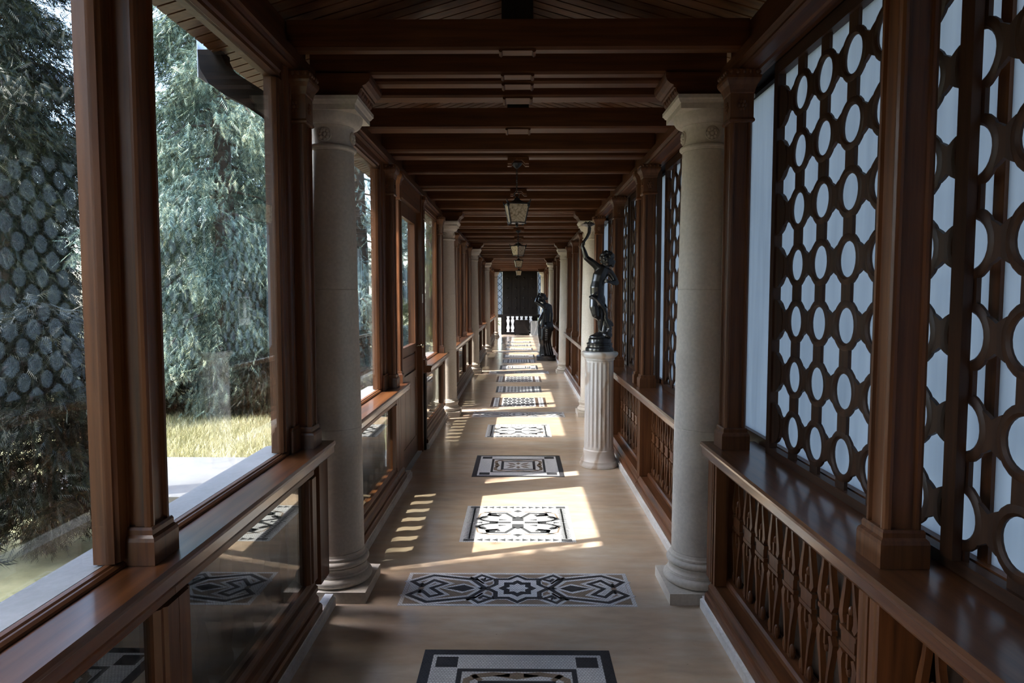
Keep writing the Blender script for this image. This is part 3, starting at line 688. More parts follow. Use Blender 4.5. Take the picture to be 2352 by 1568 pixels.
for q in range(6): obj('baluster', wb, None, er, (-.48 + q*.195, 0, 0), 'pale vase-shaped baluster')
ch = empty('low_chest', (.12, END - .72, 0), 'low dark wooden chest before the far end balustrade', 'chest')
m = MB(); m.box(-.30, .30, -.2, .2, .06, .60); obj('body', m, 'dark_x', ch)
m = MB(); m.box(-.32, .32, -.22, .22, .60, .64); obj('lid', m, 'dark_x', ch)
for sx in (-1, 1):
    for sy in (-1, 1): m = MB(); m.box(sx*.28 - .03, sx*.28 + .03, sy*.17 - .03, sy*.17 + .03, 0, .06); obj('foot', m, 'dark_z', ch)
mb = empty('marble_block', (.68, END - .72, 0), 'grey veined marble block on a step at the far end', 'block')
m = MB(); m.box(-.19, .19, -.16, .16, .07, .60); obj('block', m, 'grey_marble', mb)
m = MB(); m.box(-.24, .24, -.2, .2, 0, .07); obj('step', m, 'grey_marble', mb)

# ------------------------------------------------------------------ floor mosaics
def fill(m, pts, z1, z0=0.0):
    m.prism(pts, z0, z1, 'z')
def strokes(m, pts, w, z1, closed=False):
    n = len(pts); P = [Vector(p) for p in pts]; rng_ = range(n if closed else n - 1)
    L, R = [], []
    for i in range(n):
        a = P[i-1] if (i > 0 or closed) else P[i]; b_ = P[(i+1) % n] if (i < n-1 or closed) else P[i]
        d1 = (P[i] - a); d2 = (b_ - P[i]); d1 = d1.normalized() if d1.length else d2.normalized(); d2 = d2.normalized() if d2.length else d1
        t = (d1 + d2); t = t.normalized() if t.length > 1e-4 else d1; nn = Vector((-t.y, t.x)); kx = 1 / max(.45, nn.dot(Vector((-d1.y, d1.x))))
        L.append(P[i] + nn*w*kx); R.append(P[i] - nn*w*kx)
    for i in rng_:
        j = (i + 1) % n; m.prism([tuple(L[i]), tuple(R[i]), tuple(R[j]), tuple(L[j])], 0, z1, 'z')
def rect(a, b_, c, d): return [(a, b_), (c, b_), (c, d), (a, d)]
Z0, Z1, Z2, Z3 = .0016, .0022, .0028, .0034
ALLM = []
def mosaic(y0, y1, w, label, cat='mosaic'):
    r = empty('floor_mosaic', (0, (y0+y1)/2, 0), label, cat, 'inlaid floor mosaics'); return r, w/2, (y1-y0)/2
def four(f):
    for sx in (1, -1):
        for sy in (1, -1): f(lambda pts: [(sx*x, sy*y) for x, y in pts])
def type_frame(y0, y1, w, label, dark='t_black'):
    r, a, b_ = mosaic(y0, y1, w, label); t = .045
    m = MB(); fill(m, rect(-a, -b_, a, b_), Z0); obj('border', m, dark, r)
    m = MB(); fill(m, rect(-a + t, -b_ + t, a - t, b_ - t), Z1); obj('white_field', m, 't_white', r)
    u, v_ = a - t - .018, b_ - t - .018
    def one(T): c = MB(); fill(c, T(rect(u - .095, v_ - .085, u, v_)), Z2); obj('corner_square', c, dark, r)
    four(one)
    m = MB(); strokes(m, rect(-.245, -.245, .245, .245), .011, Z2, True); obj('inner_frame', m, dark, r)
    m = MB(); 
    four(lambda T: strokes(m, T([(.03, .205), (.10, .215), (.17, .20), (.21, .17), (.215, .10), (.20, .03)]), .015, Z2))
    four(lambda T: strokes(m, T([(.15, .165), (.19, .21)]), .012, Z2))
    for q in (1, -1): fill(m, [(-.1, q*.2), (0, q*.175), (.1, q*.2), (0, q*.228)], Z2); fill(m, [(q*.2, -.1), (q*.175, 0), (q*.2, .1), (q*.228, 0)], Z2)
    obj('scroll_motif', m, 't_tan', r)
    m = MB(); strokes(m, rect(-.150, -.150, .150, .150), .013, Z2, True); obj('center_frame', m, dark, r)
    m = MB()
    for q in range(8):
        an = q*PI/4; d = Vector((math.cos(an), math.sin(an))); e = Vector((-d.y, d.x)); R = .12 if q % 2 == 0 else .15
        fill(m, [tuple(d*.03), tuple(d*R*.6 + e*.022), tuple(d*R), tuple(d*R*.6 - e*.022)], Z2)
    obj('star_motif', m, 't_tan', r)
def type_bird(y0, y1, w, label):
    r, a, b_ = mosaic(y0, y1, w, label); kx, ky = a/.38, b_/.39
    K = lambda pts: [(x*kx, y*ky) for x, y in pts]
    m = MB(); fill(m, rect(-a, -b_, a, b_), Z0); obj('white_field', m, 't_white', r)
    c = MB(); four(lambda T: fill(c, K(T(rect(.285, .33, .355, .375))), Z1)); obj('corner_block', c, 't_grey', r)
    t = MB()
    for sy in (1, -1):
        for sx in (1, -1):
            for q in range(5):
                x = sx*(.030 + q*.050); fill(t, K([(x, sy*.326), (x, sy*.376), (x + sx*.044, sy*.351)]), Z1)
        fill(t, K([(-.024, sy*.351), (0, sy*.335), (.024, sy*.351), (0, sy*.367)]), Z1)
    o = obj('triangle_row', t, 't_grey', r)
    for sx in (1, -1):
        t = MB(); fill(t, K(rect(sx*.320 - .006, -.325, sx*.320 + .006, .325)), Z1)
        for q in range(11):
            for sy in (1, -1):
                yy = sy*(.004 + q*.029); fill(t, K([(sx*.32, yy + sy*.030), (sx*.32 - .042, yy), (sx*.32, yy + sy*.008), (sx*.32 + .042, yy)]), Z1)
        obj('chevron_column', t, 't_grey', r)['kind'] = 'stuff'
    g = MB()
    four(lambda T: (strokes(g, K(T([(.022, .10), (.085, .212), (.20, .205), (.212, .165), (.14, .150), (.125, .185)])), .0125, Z1),
                    fill(g, K(T([(.130, .132), (.222, .150), (.212, .212), (.160, .205)])), Z1),
                    strokes(g, K(T([(.220, .140), (.262, .118), (.285, .075), (.205, .024), (.14, .013)])), .014, Z1),
                    fill(g, K(T([(.205, .132), (.235, .085), (.282, .072), (.258, .130)])), Z1),
                    fill(g, K(T([(.07, .055), (.135, .08), (.135, .045)])), Z1),
                    fill(g, K(T([(.19, .235), (.27, .242), (.215, .212)])), Z1),
                    fill(g, K(T([(0, .032), (.040, .032), (.040, .10), (.0, .14)])), Z1)))
    fill(g, K(rect(.048, -.017, .2, .017)), Z1); fill(g, K(rect(-.2, -.017, -.048, .017)), Z1)
    for q in (1, -1):
        fill(g, K([(q*.25, -.022), (q*.29, 0), (q*.25, .022)]), Z1); fill(g, K([(-.034, q*.25), (0, q*.29), (.034, q*.25), (0, q*.235)]), Z1)
    obj('cross_motif', g, 't_grey', r)
    g = MB()
    four(lambda T: (strokes(g, K(T([(.045, .235), (.10, .25), (.2, .245), (.27, .2), (.285, .1), (.24, .04)])), .006, Z1)))
    obj('tan_outline', g, 't_tan', r)
def type_long(y0, y1, w, label):
    r, a, b_ = mosaic(y0, y1, w, label); kx, ky = a/.625, b_/.21
    K = lambda pts: [(x*kx, y*ky) for x, y in pts]
    m = MB(); fill(m, rect(-a, -b_, a, b_), Z0); obj('white_border', m, 't_white', r)
    m = MB(); fill(m, rect(-a + .022, -b_ + .022, a - .022, b_ - .022), Z1); obj('tan_field', m, 't_tan', r)
    wv, bl = MB(), MB()
    def both(pts, w_, T, closed=False):
        strokes(wv, K(T(pts)), w_ + .019, Z2, closed); strokes(bl, K(T(pts)), w_, Z3, closed)
    def star(m_, R, rin, z):
        fill(m_, K([(R*math.cos(2*PI*q/16) * 1 if q % 2 == 0 else rin*math.cos(2*PI*q/16), R*math.sin(2*PI*q/16) if q % 2 == 0 else rin*math.sin(2*PI*q/16)) for q in range(16)]), z)
    for T in (lambda p: p, lambda p: [(-x, y) for x, y in p]):
        both([(.175, 0), (.255, .115), (.48, .17), (.59, .085), (.53, .02)], .012, T); both([(.175, 0), (.255, -.115), (.48, -.17), (.59, -.085), (.53, -.02)], .012, T)
        for q in (1, -1):
            both([(.255, q*.115), (.205, q*.175), (.14, q*.125), (.185, q*.095), (.205, q*.125)], .010, T)
        both([(.53, .02), (.47, .105), (.40, .06), (.475, .0), (.41, -.075), (.47, -.105), (.53, -.02)], .011, T)
        fill(wv, K(T([(.20, 0), (.30, .062), (.425, 0), (.30, -.062)])), Z2); fill(bl, K(T([(.235, 0), (.295, .042), (.395, 0), (.295, -.042)])), Z3)
        fill(wv, K(T([(.545, 0), (.6, .05), (.6, -.05)])), Z2)
    star(wv, .19, .15, Z2); star(bl, .182, .142, Z3)
    obj('white_outline', wv, 't_white', r); obj('black_strapwork', bl, 't_black', r)
    m = MB(); star(m, .15, .115, Z3 + .0005); obj('white_star', m, 't_white', r)
    m = MB(); star(m, .105, .08, Z3 + .001); obj('black_star', m, 't_black', r)
    m = MB(); star(m, .062, .045, Z3 + .0015); obj('star_center', m, 't_white', r)
def type_dark(y0, y1, w, label, loz=False):
    r, a, b_ = mosaic(y0, y1, w, label)
    m = MB(); fill(m, rect(-a, -b_, a, b_), Z0); obj('dark_field', m, 't_brown' if not loz else 't_grey', r)
    m = MB()
    for sx in (1, -1):
        fill(m, rect(sx*(a - .04), -b_ + .012, sx*(a - .115), b_ - .012), Z1)
    fill(m, rect(-a + .165, -b_ + .04, a - .165, b_ - .04), Z1); obj('pale_field', m, 't_white', r)
    g = MB()
    for sx in (1, -1):
        for q in range(7):
            yy = -b_ + .05 + q*(2*b_ - .1)/6; fill(g, [(sx*(a - .048), yy), (sx*(a - .078), yy - .035), (sx*(a - .108), yy), (sx*(a - .078), yy + .035)], Z2)
    nx, ny = 7, 6
    for ix in range(nx):
        for iy in range(ny):
            x = (ix - (nx-1)/2)*(2*a - .37)/nx; yy = (iy - (ny-1)/2)*(2*b_ - .11)/ny; hx, hy = (2*a - .37)/nx*.5, (2*b_ - .11)/ny*.48
            if loz: fill(g, [(x - hx, yy), (x, yy - hy), (x + hx, yy), (x, yy + hy)], Z2)
            elif (ix + iy) % 2: fill(g, rect(x - hx, yy - hy, x + hx, yy + hy), Z2)
            else: fill(g, [(x - hx, yy), (x, yy - hy*.9), (x + hx, yy), (x, yy + hy*.9)], Z2)
    obj('dark_motif', g, 't_black', r)['kind'] = 'stuff'
    d = MB()
    for ix in range(6):
        for q in (1, -1): x = (ix - 2.5)*.09; fill(d, rect(x - .014, q*(b_ - .03), x + .014, q*(b_ - .012)), Z1)
    obj('white_dots', d, 't_white', r)
type_frame(2.175, 3.007, .835, 'black-bordered square mosaic cut off by the bottom edge of the photo')
type_long(3.45, 3.875, 1.25, 'long strapwork mosaic with a star between the nearest columns')
type_bird(4.38, 5.155, .77, 'white mosaic with grey cross motif lying in the big sun patch')
type_frame(6.01, 6.84, .835, 'black-bordered square mosaic to the left of the marble pedestal')
type_bird(7.745, 8.525, .77, 'white mosaic with grey cross motif just before the second columns')
type_long(9.06, 9.475, 1.25, 'long strapwork mosaic between the second columns')
type_dark(9.93, 10.85, .84, 'dark patterned mosaic just beyond the second columns')
type_dark(11.45, 12.25, .785, 'dark lozenge mosaic midway between the second and third columns', True)
type_dark(12.88, 13.82, .87, 'dark patterned mosaic just before the third columns')
type_long(14.29, 14.8, 1.27, 'long strapwork mosaic between the third columns')
type_frame(15.16, 16.05, .86, 'black-bordered mosaic just beyond the third columns')
type_dark(16.69, 17.64, .82, 'dark lozenge mosaic beside the draped statue', True)
type_frame(18.15, 19.13, .85, 'black-bordered mosaic in the far sun patch before the fourth columns')
type_long(19.86, 20.3, 1.25, 'long strapwork mosaic between the fourth columns')
type_frame(20.75, 21.6, .85, 'black-bordered mosaic just beyond the fourth columns')
type_dark(22.4, 23.2, .82, 'dark lozenge mosaic beyond the fourth columns', True)
type_frame(24.1, 24.9, .82, 'farthest black-bordered mosaic near the end of the gallery')

# ------------------------------------------------------------------ pedestal and statues
def remesh(name, m, voxel, smooth=6):
    me = m.mesh(name); o = D.objects.new('tmp', me); COL.objects.link(o)
    r = o.modifiers.new('r', 'REMESH'); r.mode = 'VOXEL'; r.voxel_size = voxel; r.use_smooth_shade = True
    s_ = o.modifiers.new('s', 'SMOOTH'); s_.iterations = smooth; s_.factor = .5
    dg = bpy.context.evaluated_depsgraph_get(); res = D.meshes.new_from_object(o.evaluated_get(dg)); D.objects.remove(o)
    res.name = name; res.polygons.foreach_set('use_smooth', [True]*len(res.polygons)); return res
PX, PY = .768, 6.45
pd = empty('marble_pedestal', (PX, PY, 0), 'white fluted marble pedestal under the bronze boy', 'pedestal')
m = MB(); m.lathe([(.178, 0), (.182, .01), (.182, .025), (.176, .035), (.172, .045), (.172, .06), (.160, .075), (.152, .10), (.148, .125), (.148, .16), (.142, .168)], 48); obj('base', m.mesh('base', 35), 'marble', pd)
m = MB(); zs = [.168, .19, .20] + list(np.linspace(.22, .98, 6)) + [.99, 1.0, 1.01]
def flute(a, z):
    e = max(0., min(1., (z - .185)/.03, (1.0 - z)/.02)); return 1 - .07*e*abs(math.sin(a*10))**.75*1.0
m.lathe([(.139 - .006*(z - .168), z) for z in zs], 160, flute=lambda a, z: 1 - .075*max(0., min(1., (z - .185)/.03, (1.0 - z)/.02))*(1 - abs(math.cos(a*10))**2.2)); obj('shaft', m.mesh('shaft', 50), 'marble', pd)
m = MB(); m.lathe([(.134, 1.01), (.142, 1.015), (.145, 1.024), (.140, 1.03), (.150, 1.038), (.165, 1.05), (.174, 1.062), (.176, 1.075), (.172, 1.086), (.162, 1.092), (.150, 1.094)], 48); obj('capital', m.mesh('capital', 35), 'marble', pd)

def bx(X, Y, d=0.): return ((X - 347)/1120.8, d, 2.3531 - Y/1120.8)
sb = empty('bronze_boy', (PX, PY, 0), 'dark bronze statue of a dancing boy with one arm raised, on the marble pedestal', 'statue')
Z = 1.0945
m = MB(); m.lathe([(.133, Z), (.134, Z + .012), (.131, Z + .03), (.124, Z + .036), (.118, Z + .042), (.117, Z + .06), (.122, Z + .066), (.122, Z + .076), (.110, Z + .082), (.106, Z + .09), (.105, Z + .115), (.095, Z + .125)], 40); obj('round_base', m.mesh('round_base', 35), 'bronze', sb)
m = MB()
T = lambda pts, rad: m.tube(pts, rad, 12)
# torso
T([bx(322, 850), bx(318, 800, -.004), bx(316, 740, -.012), bx(326, 690, -.008), bx(345, 620, .0), bx(372, 565, .0)], [.062, .066, .067, .062, .069, .058])
T([bx(312, 528), bx(360, 545), bx(455, 588)], [.034, .046, .034])
m.ball(bx(300, 850, -.018), .056, 1, .95, 1.05); m.ball(bx(345, 850, .012), .052)
T([bx(390, 560), bx(405, 515, 0)], [.036, .033])
# head with face, turned towards the right wall
hc = bx(425, 452); m.ball(hc, .060, 1.0, .92, 1.12)
m.ball((hc[0] + .035, hc[1] - .004, hc[2] - .026), .036, 1, 1, 1); m.ball((hc[0] + .064, hc[1] - .004, hc[2] - .012), .011, 1.3, .8, 1.2)
m.ball((hc[0] + .052, hc[1] - .004, hc[2] - .040), .014, 1, 1.3, .6); m.ball((hc[0] + .046, hc[1] - .004, hc[2] - .055), .017)
for q in (-1, 1): m.ball((hc[0] + .045, hc[1] - .004 + q*.022, hc[2] + .002), .012, .8, 1.2, .7); m.ball((hc[0] - .004, hc[1] + q*.055, hc[2] - .008), .015, 1.2, .5, 1.5)
# raised arm
T([bx(318, 522), bx(255, 470, .0), bx(200, 428, .0)], [.036, .032, .026]); T([bx(200, 428), bx(180, 365), bx(166, 318)], [.027, .023, .016])
# bent arm with hand on the chest
T([bx(452, 585), bx(490, 640, -.01), bx(514, 688, -.025)], [.034, .030, .025]); T([bx(514, 690, -.025), bx(470, 692, -.05), bx(432, 682, -.065)], [.026, .021, .015])
# standing leg and bent leg
T([bx(345, 870, .01), bx(352, 950, .008), bx(354, 1040, .008)], [.056, .048, .036]); T([bx(354, 1040, .008), bx(360, 1085, .016), bx(354, 1190, .012)], [.036, .036, .021])
T([bx(354, 1196, .012), bx(380, 1210, -.005), bx(405, 1216, -.02)], [.021, .018, .010])
T([bx(296, 870, -.022), bx(287, 950, -.04), bx(296, 1022, -.052)], [.055, .048, .036]); T([bx(296, 1022, -.052), bx(350, 1060, .03), bx(410, 1110, .08)], [.036, .034, .020])
T([bx(410, 1110, .08), bx(440, 1128, .085), bx(470, 1140, .075)], [.02, .017, .010])
body = remesh('body', m, .0052, 5); obj('body', body, 'bronze', sb)
# hands with fingers
def hand(parent, wrist, palm, tip_dirs, thumb, r=.0065):
    m = MB(); m.tube([wrist, palm], [r*2.0, r*2.3], 10)
    for d in tip_dirs: m.tube([palm, tuple(Vector(palm) + Vector(d[0])), tuple(Vector(palm) + Vector(d[1]))], [r, r*.95, r*.75], 7)
    m.tube([tuple((Vector(wrist) + Vector(palm))*.5), thumb[0], thumb[1]], [r*1.1, r, r*.8], 7)
    obj('hand', remesh('hand', m, .0028, 2), 'bronze', parent)
w0, p0 = bx(166, 318), bx(163, 292)
hand(sb, w0, p0, [((-.012, -.012 + .006*q, .012 + .002*(1.5 - abs(q - 1.5))), (.006, -.022 + .012*q, .018)) for q in range(4)], ((p0[0] + .016, -.012, p0[2] + .004), (p0[0] + .016, -.014, p0[2] + .02)))
w1, p1 = bx(432, 682, -.065), bx(412, 676, -.072)
hand(sb, w1, p1, [((-.014, -.002, .012 - .007*q), (-.026 + .004*abs(q - 1.5), .010, .012 - .009*q)) for q in range(4)], ((p1[0] - .004, p1[1] - .01, p1[2] + .018), (p1[0] - .014, p1[1] - .004, p1[2] + .026)))
m = MB()
for q in range(48):
    a, e = rng.uniform(0, 2*PI), rng.uniform(-.25, 1.4); v_ = Vector((math.cos(a)*math.cos(e), math.sin(a)*math.cos(e), math.sin(e)))
    if v_.x > .45 and v_.z < .45: continue
    m.ball((hc[0] - .004 + v_.x*.064, hc[1] + v_.y*.060, hc[2] + .006 + v_.z*.070), rng.uniform(.012, .021), n=8)
m.ball((hc[0], hc[1], hc[2] + .01), .058, 1, .95, 1.1)
for q in range(7): m.ball((hc[0] + .042 + .008*math.sin(q), hc[1] - .03 + .010*q, hc[2] + .035 - .006*abs(q - 3)), .015, n=8)
obj('hair', remesh('hair', m, .0036, 1), 'bronze', sb)
m = MB(); m.tube([bx(238, 838, -.05), bx(262, 842, -.085), bx(300, 862, -.095), bx(345, 915, -.08), bx(392, 965, -.05), bx(408, 1010, -.02), bx(404, 1060, -.015), bx(425, 1105, -.02), bx(450, 1170, -.02), bx(430, 1225, -.02)], [.013, .022, .02, .019, .02, .02, .022, .024, .024, .03], 10)
m.tube([bx(262, 842, -.085), bx(285, 800, -.08), bx(308, 785, -.07)], [.014, .01, .005], 8); m.tube([bx(310, 870, -.09), bx(318, 925, -.085), bx(326, 945, -.08)], [.014, .010, .005], 8)
m.tube([bx(392, 965, -.05), bx(412, 950, -.03), bx(395, 900, .04), bx(340, 850, .075), bx(270, 840, .05), bx(245, 840, -.03)], .012, 8)
m.tube([bx(430, 1085, -.02), bx(470, 1120, -.01), bx(482, 1140, 0)], [.016, .02, .012], 8); m.tube([bx(404, 1060, -.01), bx(398, 1140, .0), bx(392, 1215, 0)], [.016, .022, .028], 8)
obj('drapery', remesh('drapery', m, .0048, 3), 'bronze', sb)
m = MB(); m.ball(bx(330, 1262), .07, 1.2, 1.1, .45); m.ball(bx(420, 1240, -.01), .055, 1.0, 1.1, .75); m.ball(bx(360, 1240, .02), .06, 1.1, 1.0, .55); m.ball(bx(440, 1205, .01), .035)
obj('rock', remesh('rock', m, .006, 2), 'bronze', sb)
m = MB(); m.tube([bx(150, 335, .0), bx(152, 305), bx(172, 262), bx(205, 215), bx(228, 165), bx(232, 120)], [.006, .011, .013, .014, .016, .017], 10)
m.lathe([(.012, 0), (.022, .008), (.050, .022), (.062, .030), (.060, .034), (.02, .036)], 20, bx(222, 112))
for q in range(9): a = q*.7; m.tube([(bx(222, 80)[0] + .030*math.cos(a), .030*math.sin(a), bx(222, 80)[2]), (bx(222, 80)[0] + .042*math.cos(a + .5), .042*math.sin(a + .5), bx(222, 66)[2]), (bx(222, 80)[0] + .025*math.cos(a + 1), .025*math.sin(a + 1), bx(222, 50 + 8*(q % 3))[2])], [.009, .007, .003], 6)
obj('torch_horn', m.mesh('torch_horn', 60), 'bronze', sb)

def wx(X, Y, d=0.): return ((X - 987)/507.6, d, 2.9576 - Y/507.6)
sw = empty('bronze_woman', (.690, 17.35, 0), 'dark statue of a draped woman with a hand to her head, farther down the gallery', 'statue')
m = MB(); m.lathe([(.245, 0), (.248, .01), (.248, .125), (.238, .135)], 44); obj('round_base', m.mesh('round_base', 30), 'bronze', sw)
m = MB()
T([wx(985, 1075), wx(978, 1000), wx(976, 930, -.01), wx(985, 865), wx(1000, 815)], [.150, .118, .112, .128, .105]); T([wx(950, 800, -.09), wx(1000, 800), wx(1025, 805, .06)], [.065, .085, .07])
T([wx(985, 790), wx(958, 745)], [.05, .045])
hw = wx(930, 700); m.ball(hw, .088, .95, .88, 1.15); m.ball((hw[0] - .055, 0, hw[2] - .04), .05); m.ball((hw[0] - .094, 0, hw[2] - .03), .016, 1.2, .8, 1.2); m.ball((hw[0] - .065, 0, hw[2] - .082), .026)
for q in (-1, 1): m.ball((hw[0] - .068, q*.032, hw[2] - .005), .018, .8, 1.2, .8); m.ball((hw[0], q*.08, hw[2] - .01), .022, 1.2, .5, 1.5)
T([wx(955, 800, -.09), wx(905, 775, -.13), wx(858, 745, -.12)], [.058, .05, .042]); T([wx(858, 745, -.12), wx(868, 700, -.09), wx(886, 660, -.05)], [.042, .034, .026])
T([wx(1015, 800, .05), wx(960, 870, -.10), wx(905, 965, -.15)], [.06, .05, .042]); T([wx(905, 965, -.15), wx(892, 1000, -.15), wx(892, 1035, -.13)], [.042, .034, .028])
obj('body', remesh('body', m, .011, 4), 'bronze', sw)
def whand(wrist, palm, ds, th):
    m = MB(); m.tube([wrist, palm], [.024, .028], 10)
    for d in ds: m.tube([palm, tuple(Vector(palm) + Vector(d[0])), tuple(Vector(palm) + Vector(d[1]))], [.011, .0105, .008], 7)
    m.tube([wrist, tuple(Vector(palm) + Vector(th[0])), tuple(Vector(palm) + Vector(th[1]))], [.014, .012, .009], 7); obj('hand', remesh('hand', m, .006, 2), 'bronze', sw)
whand(wx(886, 660, -.05), wx(896, 642, -.035), [((.03, -.02 + .014*q, .025), (.065, -.02 + .016*q, .02)) for q in range(4)], ((.02, -.03, -.01), (.045, -.035, -.02)))
whand(wx(892, 1035, -.13), wx(890, 1050, -.125), [((-.01 + .014*q, -.01, -.035), (-.008 + .014*q, .02, -.055)) for q in range(4)], ((.035, .0, -.01), (.04, .02, -.03)))
m = MB(); m.ball((hw[0] + .02, 0, hw[2] + .02), .092, 1, .95, 1.1)
for q in range(40):
    a, e = rng.uniform(0, 2*PI), rng.uniform(-.2, 1.4); v_ = Vector((math.cos(a)*math.cos(e), math.sin(a)*math.cos(e), math.sin(e)))
    if v_.x < -.5 and v_.z < .5: continue
    m.ball((hw[0] + .012 + v_.x*.085, v_.y*.082, hw[2] + .015 + v_.z*.095), rng.uniform(.02, .032), n=8)
m.ball(wx(988, 705), .042); obj('hair', remesh('hair', m, .008, 2), 'bronze', sw)
m = MB()
T([wx(985, 1060), wx(980, 1130), wx(972, 1230), wx(980, 1330), wx(990, 1432)], [.165, .168, .150, .135, .140])
T([wx(945, 1100, -.07), wx(935, 1230, -.10), wx(950, 1330, -.06)], [.10, .085, .07])
for q in range(22):
    a = 2*PI*q/22 + .1*math.sin(q*3); pts = []
    for tt in np.linspace(0, 1, 8):
        z = .85 - tt*.70; r_ = .155 + .015*math.sin(q*2.1) - .03*math.sin(tt*PI) + .01*tt; cx = (-.004, -.02, -.03, -.026, -.018, -.01, .0, .006)[int(tt*7 + .01)]
        aa = a + .35*math.sin(tt*2.2 + q)*.5; pts.append((cx + r_*math.cos(aa), r_*math.sin(aa)*.95, z))
    m.tube(pts, [.020, .022, .021, .020, .020, .021, .023, .026], 7)
for q in range(6):
    m.tube([wx(1060 - q*4, 1075 + q*18, -.06), wx(1000, 1095 + q*26, -.165), wx(930, 1075 + q*30, -.12), wx(905, 1050 + q*22, -.05)], .018, 7)
m.ball(wx(1062, 1085, -.03), .06, .9, 1, 1.3)
T([wx(940, 790, -.09), wx(960, 850, -.12), wx(950, 950, -.12), wx(930, 1060, -.12)], [.03, .035, .04, .05]); T([wx(1035, 800, .0), wx(1045, 900, -.02), wx(1040, 1000, -.02), wx(1055, 1080, -.02)], [.05, .06, .06, .06])
T([wx(895, 1060, -.12), wx(905, 1180, -.13), wx(915, 1280, -.12)], [.04, .045, .03])
for q in (-1, 1): m.tube([wx(965 + 15*q, 1425, -.12), wx(950 + 15*q, 1435, -.17)], [.035, .025], 8)
obj('drapery', remesh('drapery', m, .010, 3), 'bronze', sw)

# ------------------------------------------------------------------ lanterns
def lantern_meshes():
    fr = MB(); zt, zb, wt, wb = .265, .05, .125, .085
    for sx in (-1, 1):
        for sy in (-1, 1): fr.tube([(sx*wt, sy*wt, zt), (sx*wb, sy*wb, zb)], .008, 6); fr.ball((sx*wb, sy*wb, zb - .012), .010)
    for z, w_ in ((zt, wt), (zb, wb)):
        for q in range(4):
            a = q*PI/2; R = lambda x, y: (x*math.cos(a) - y*math.sin(a), x*math.sin(a) + y*math.cos(a), z); fr.tube([R(-w_, w_), R(w_, w_)], .007, 6)
    fr.lathe([(.0, zb - .004), (wb*1.35, zb - .004), (wb*1.35, zb + .003), (0.001, zb + .004)], 4); rot = len(fr.v)
    fr.lathe([(.012, zb - .045), (.02, zb - .03), (.012, zb - .012), (.03, zb - .004)], 12)
    rf_ = MB(); P = [(.175, .268), (.158, .271), (.100, .289), (.058, .312), (.046, .317), (.046, .328), (.020, .342), (.008, .352)]
    n = 4; vs = [(r_*math.sqrt(1)*math.cos(PI/4 + q*PI/2), r_*math.sin(PI/4 + q*PI/2), z) for r_, z in P for q in range(n)]
    fs = [(j*n+i, j*n+(i+1) % n, (j+1)*n+(i+1) % n, (j+1)*n+i) for j in range(len(P)-1) for i in range(n)] + [(3,2,1,0)]; rf_.add(vs, fs)
    for q in range(4):
        a = PI/4 + q*PI/2; rf_.tube([(.165*math.cos(a), .165*math.sin(a), .27), (.190*math.cos(a), .190*math.sin(a), .285), (.198*math.cos(a), .198*math.sin(a), .31)], [.014, .010, .004], 6)
        rf_.ball((.17*math.cos(a), .17*math.sin(a), .250), .018, 1, 1, 1.4, 8)
    pn = MB()
    pn.add([(-wb + .006, -wb, zb + .008), (wb - .006, -wb, zb + .008), (wt - .008, -wt, zt - .008), (-wt + .008, -wt, zt - .008), (-wb + .006, -wb + .004, zb + .008), (wb - .006, -wb + .004, zb + .008), (wt - .008, -wt + .004, zt - .008), (-wt + .008, -wt + .004, zt - .008)],
           [(0,1,2,3),(7,6,5,4),(0,4,5,1),(1,5,6,2),(2,6,7,3),(3,7,4,0)])
    return fr.mesh('frame', 40), rf_.mesh('hood'), pn.mesh('pane')
lm = lantern_meshes(); lm[0].materials.append(M['iron']); lm[1].materials.append(M['iron']); lm[2].materials.append(M['amber'])
for n, (y, zb, rz, sc) in enumerate(((5.66, 2.175, .16, .70), (11.27, 2.25, .78, .72), (16.47, 2.29, .15, .72), (23.70, 2.33, .15, .72))):
    r = empty('lantern', (-.012, y, zb), ['nearest hanging iron lantern with seeded amber glass', 'second hanging iron lantern, turned cornerwise', 'third small hanging iron lantern far along the ceiling', 'farthest hanging iron lantern near the end wall'][n], 'lantern', 'hanging lanterns')
    r.scale = (sc,)*3; r.rotation_euler.z = rz
    obj('frame', lm[0], None, r); obj('hood', lm[1], None, r)
    for q in range(4): p_ = obj('pane', lm[2], None, r); p_.rotation_euler.z = q*PI/2
    top = (2.69 - zb)/sc; m = MB(); zc = .385
    m.tube([(.028*math.cos(t), 0, .379 + .028*math.sin(t)) for t in np.linspace(0, 2*PI, 17)], .005, 6); obj('ring', m.mesh('ring', 60), 'iron', r)
    m = MB(); z = .412; q = 0
    while z < top - .05:
        pts = [(.010*math.cos(t), 0, z + .016*math.sin(t)) if q % 2 else (0, .010*math.cos(t), z + .016*math.sin(t)) for t in np.linspace(0, 2*PI, 11)]; m.tube(pts, .0035, 5); z += .024; q += 1
    if len(m.v): obj('chain', m.mesh('chain', 60), 'iron', r)
    m = MB(); m.lathe([(.008, top - .055), (.02, top - .05), (.055, top - .015), (.065, top)], 18); obj('canopy', m.mesh('canopy', 40), 'iron', r)

# ------------------------------------------------------------------ framed sheet on the right lattice
ps = empty('poster', (1.135, 8.12, 1.44), 'grey printed sheet with a pale figure, seen mirrored in the left window', 'poster')
m = MB(); m.box(0, .006, -.17, .17, -.17, .17); obj('sheet', m, 'paper', ps)
m = MB(); m.box(-.0015, 0, -.145, .145, -.09, .15); obj('picture', m, 'ink_grey', ps)
m = MB(); m.prism([(-.03, -.08), (.04, -.08), (.045, .02), (.02, .1), (-.02, .1), (-.04, .02)], -.003, -.0015, 'x'); obj('pale_figure', m, 'white', ps)
m = MB(); m.prism([(-.13, -.05), (-.07, -.08), (-.06, .12), (-.12, .13)], -.003, -.0015, 'x'); obj('dark_shape', m, 'ink', ps)

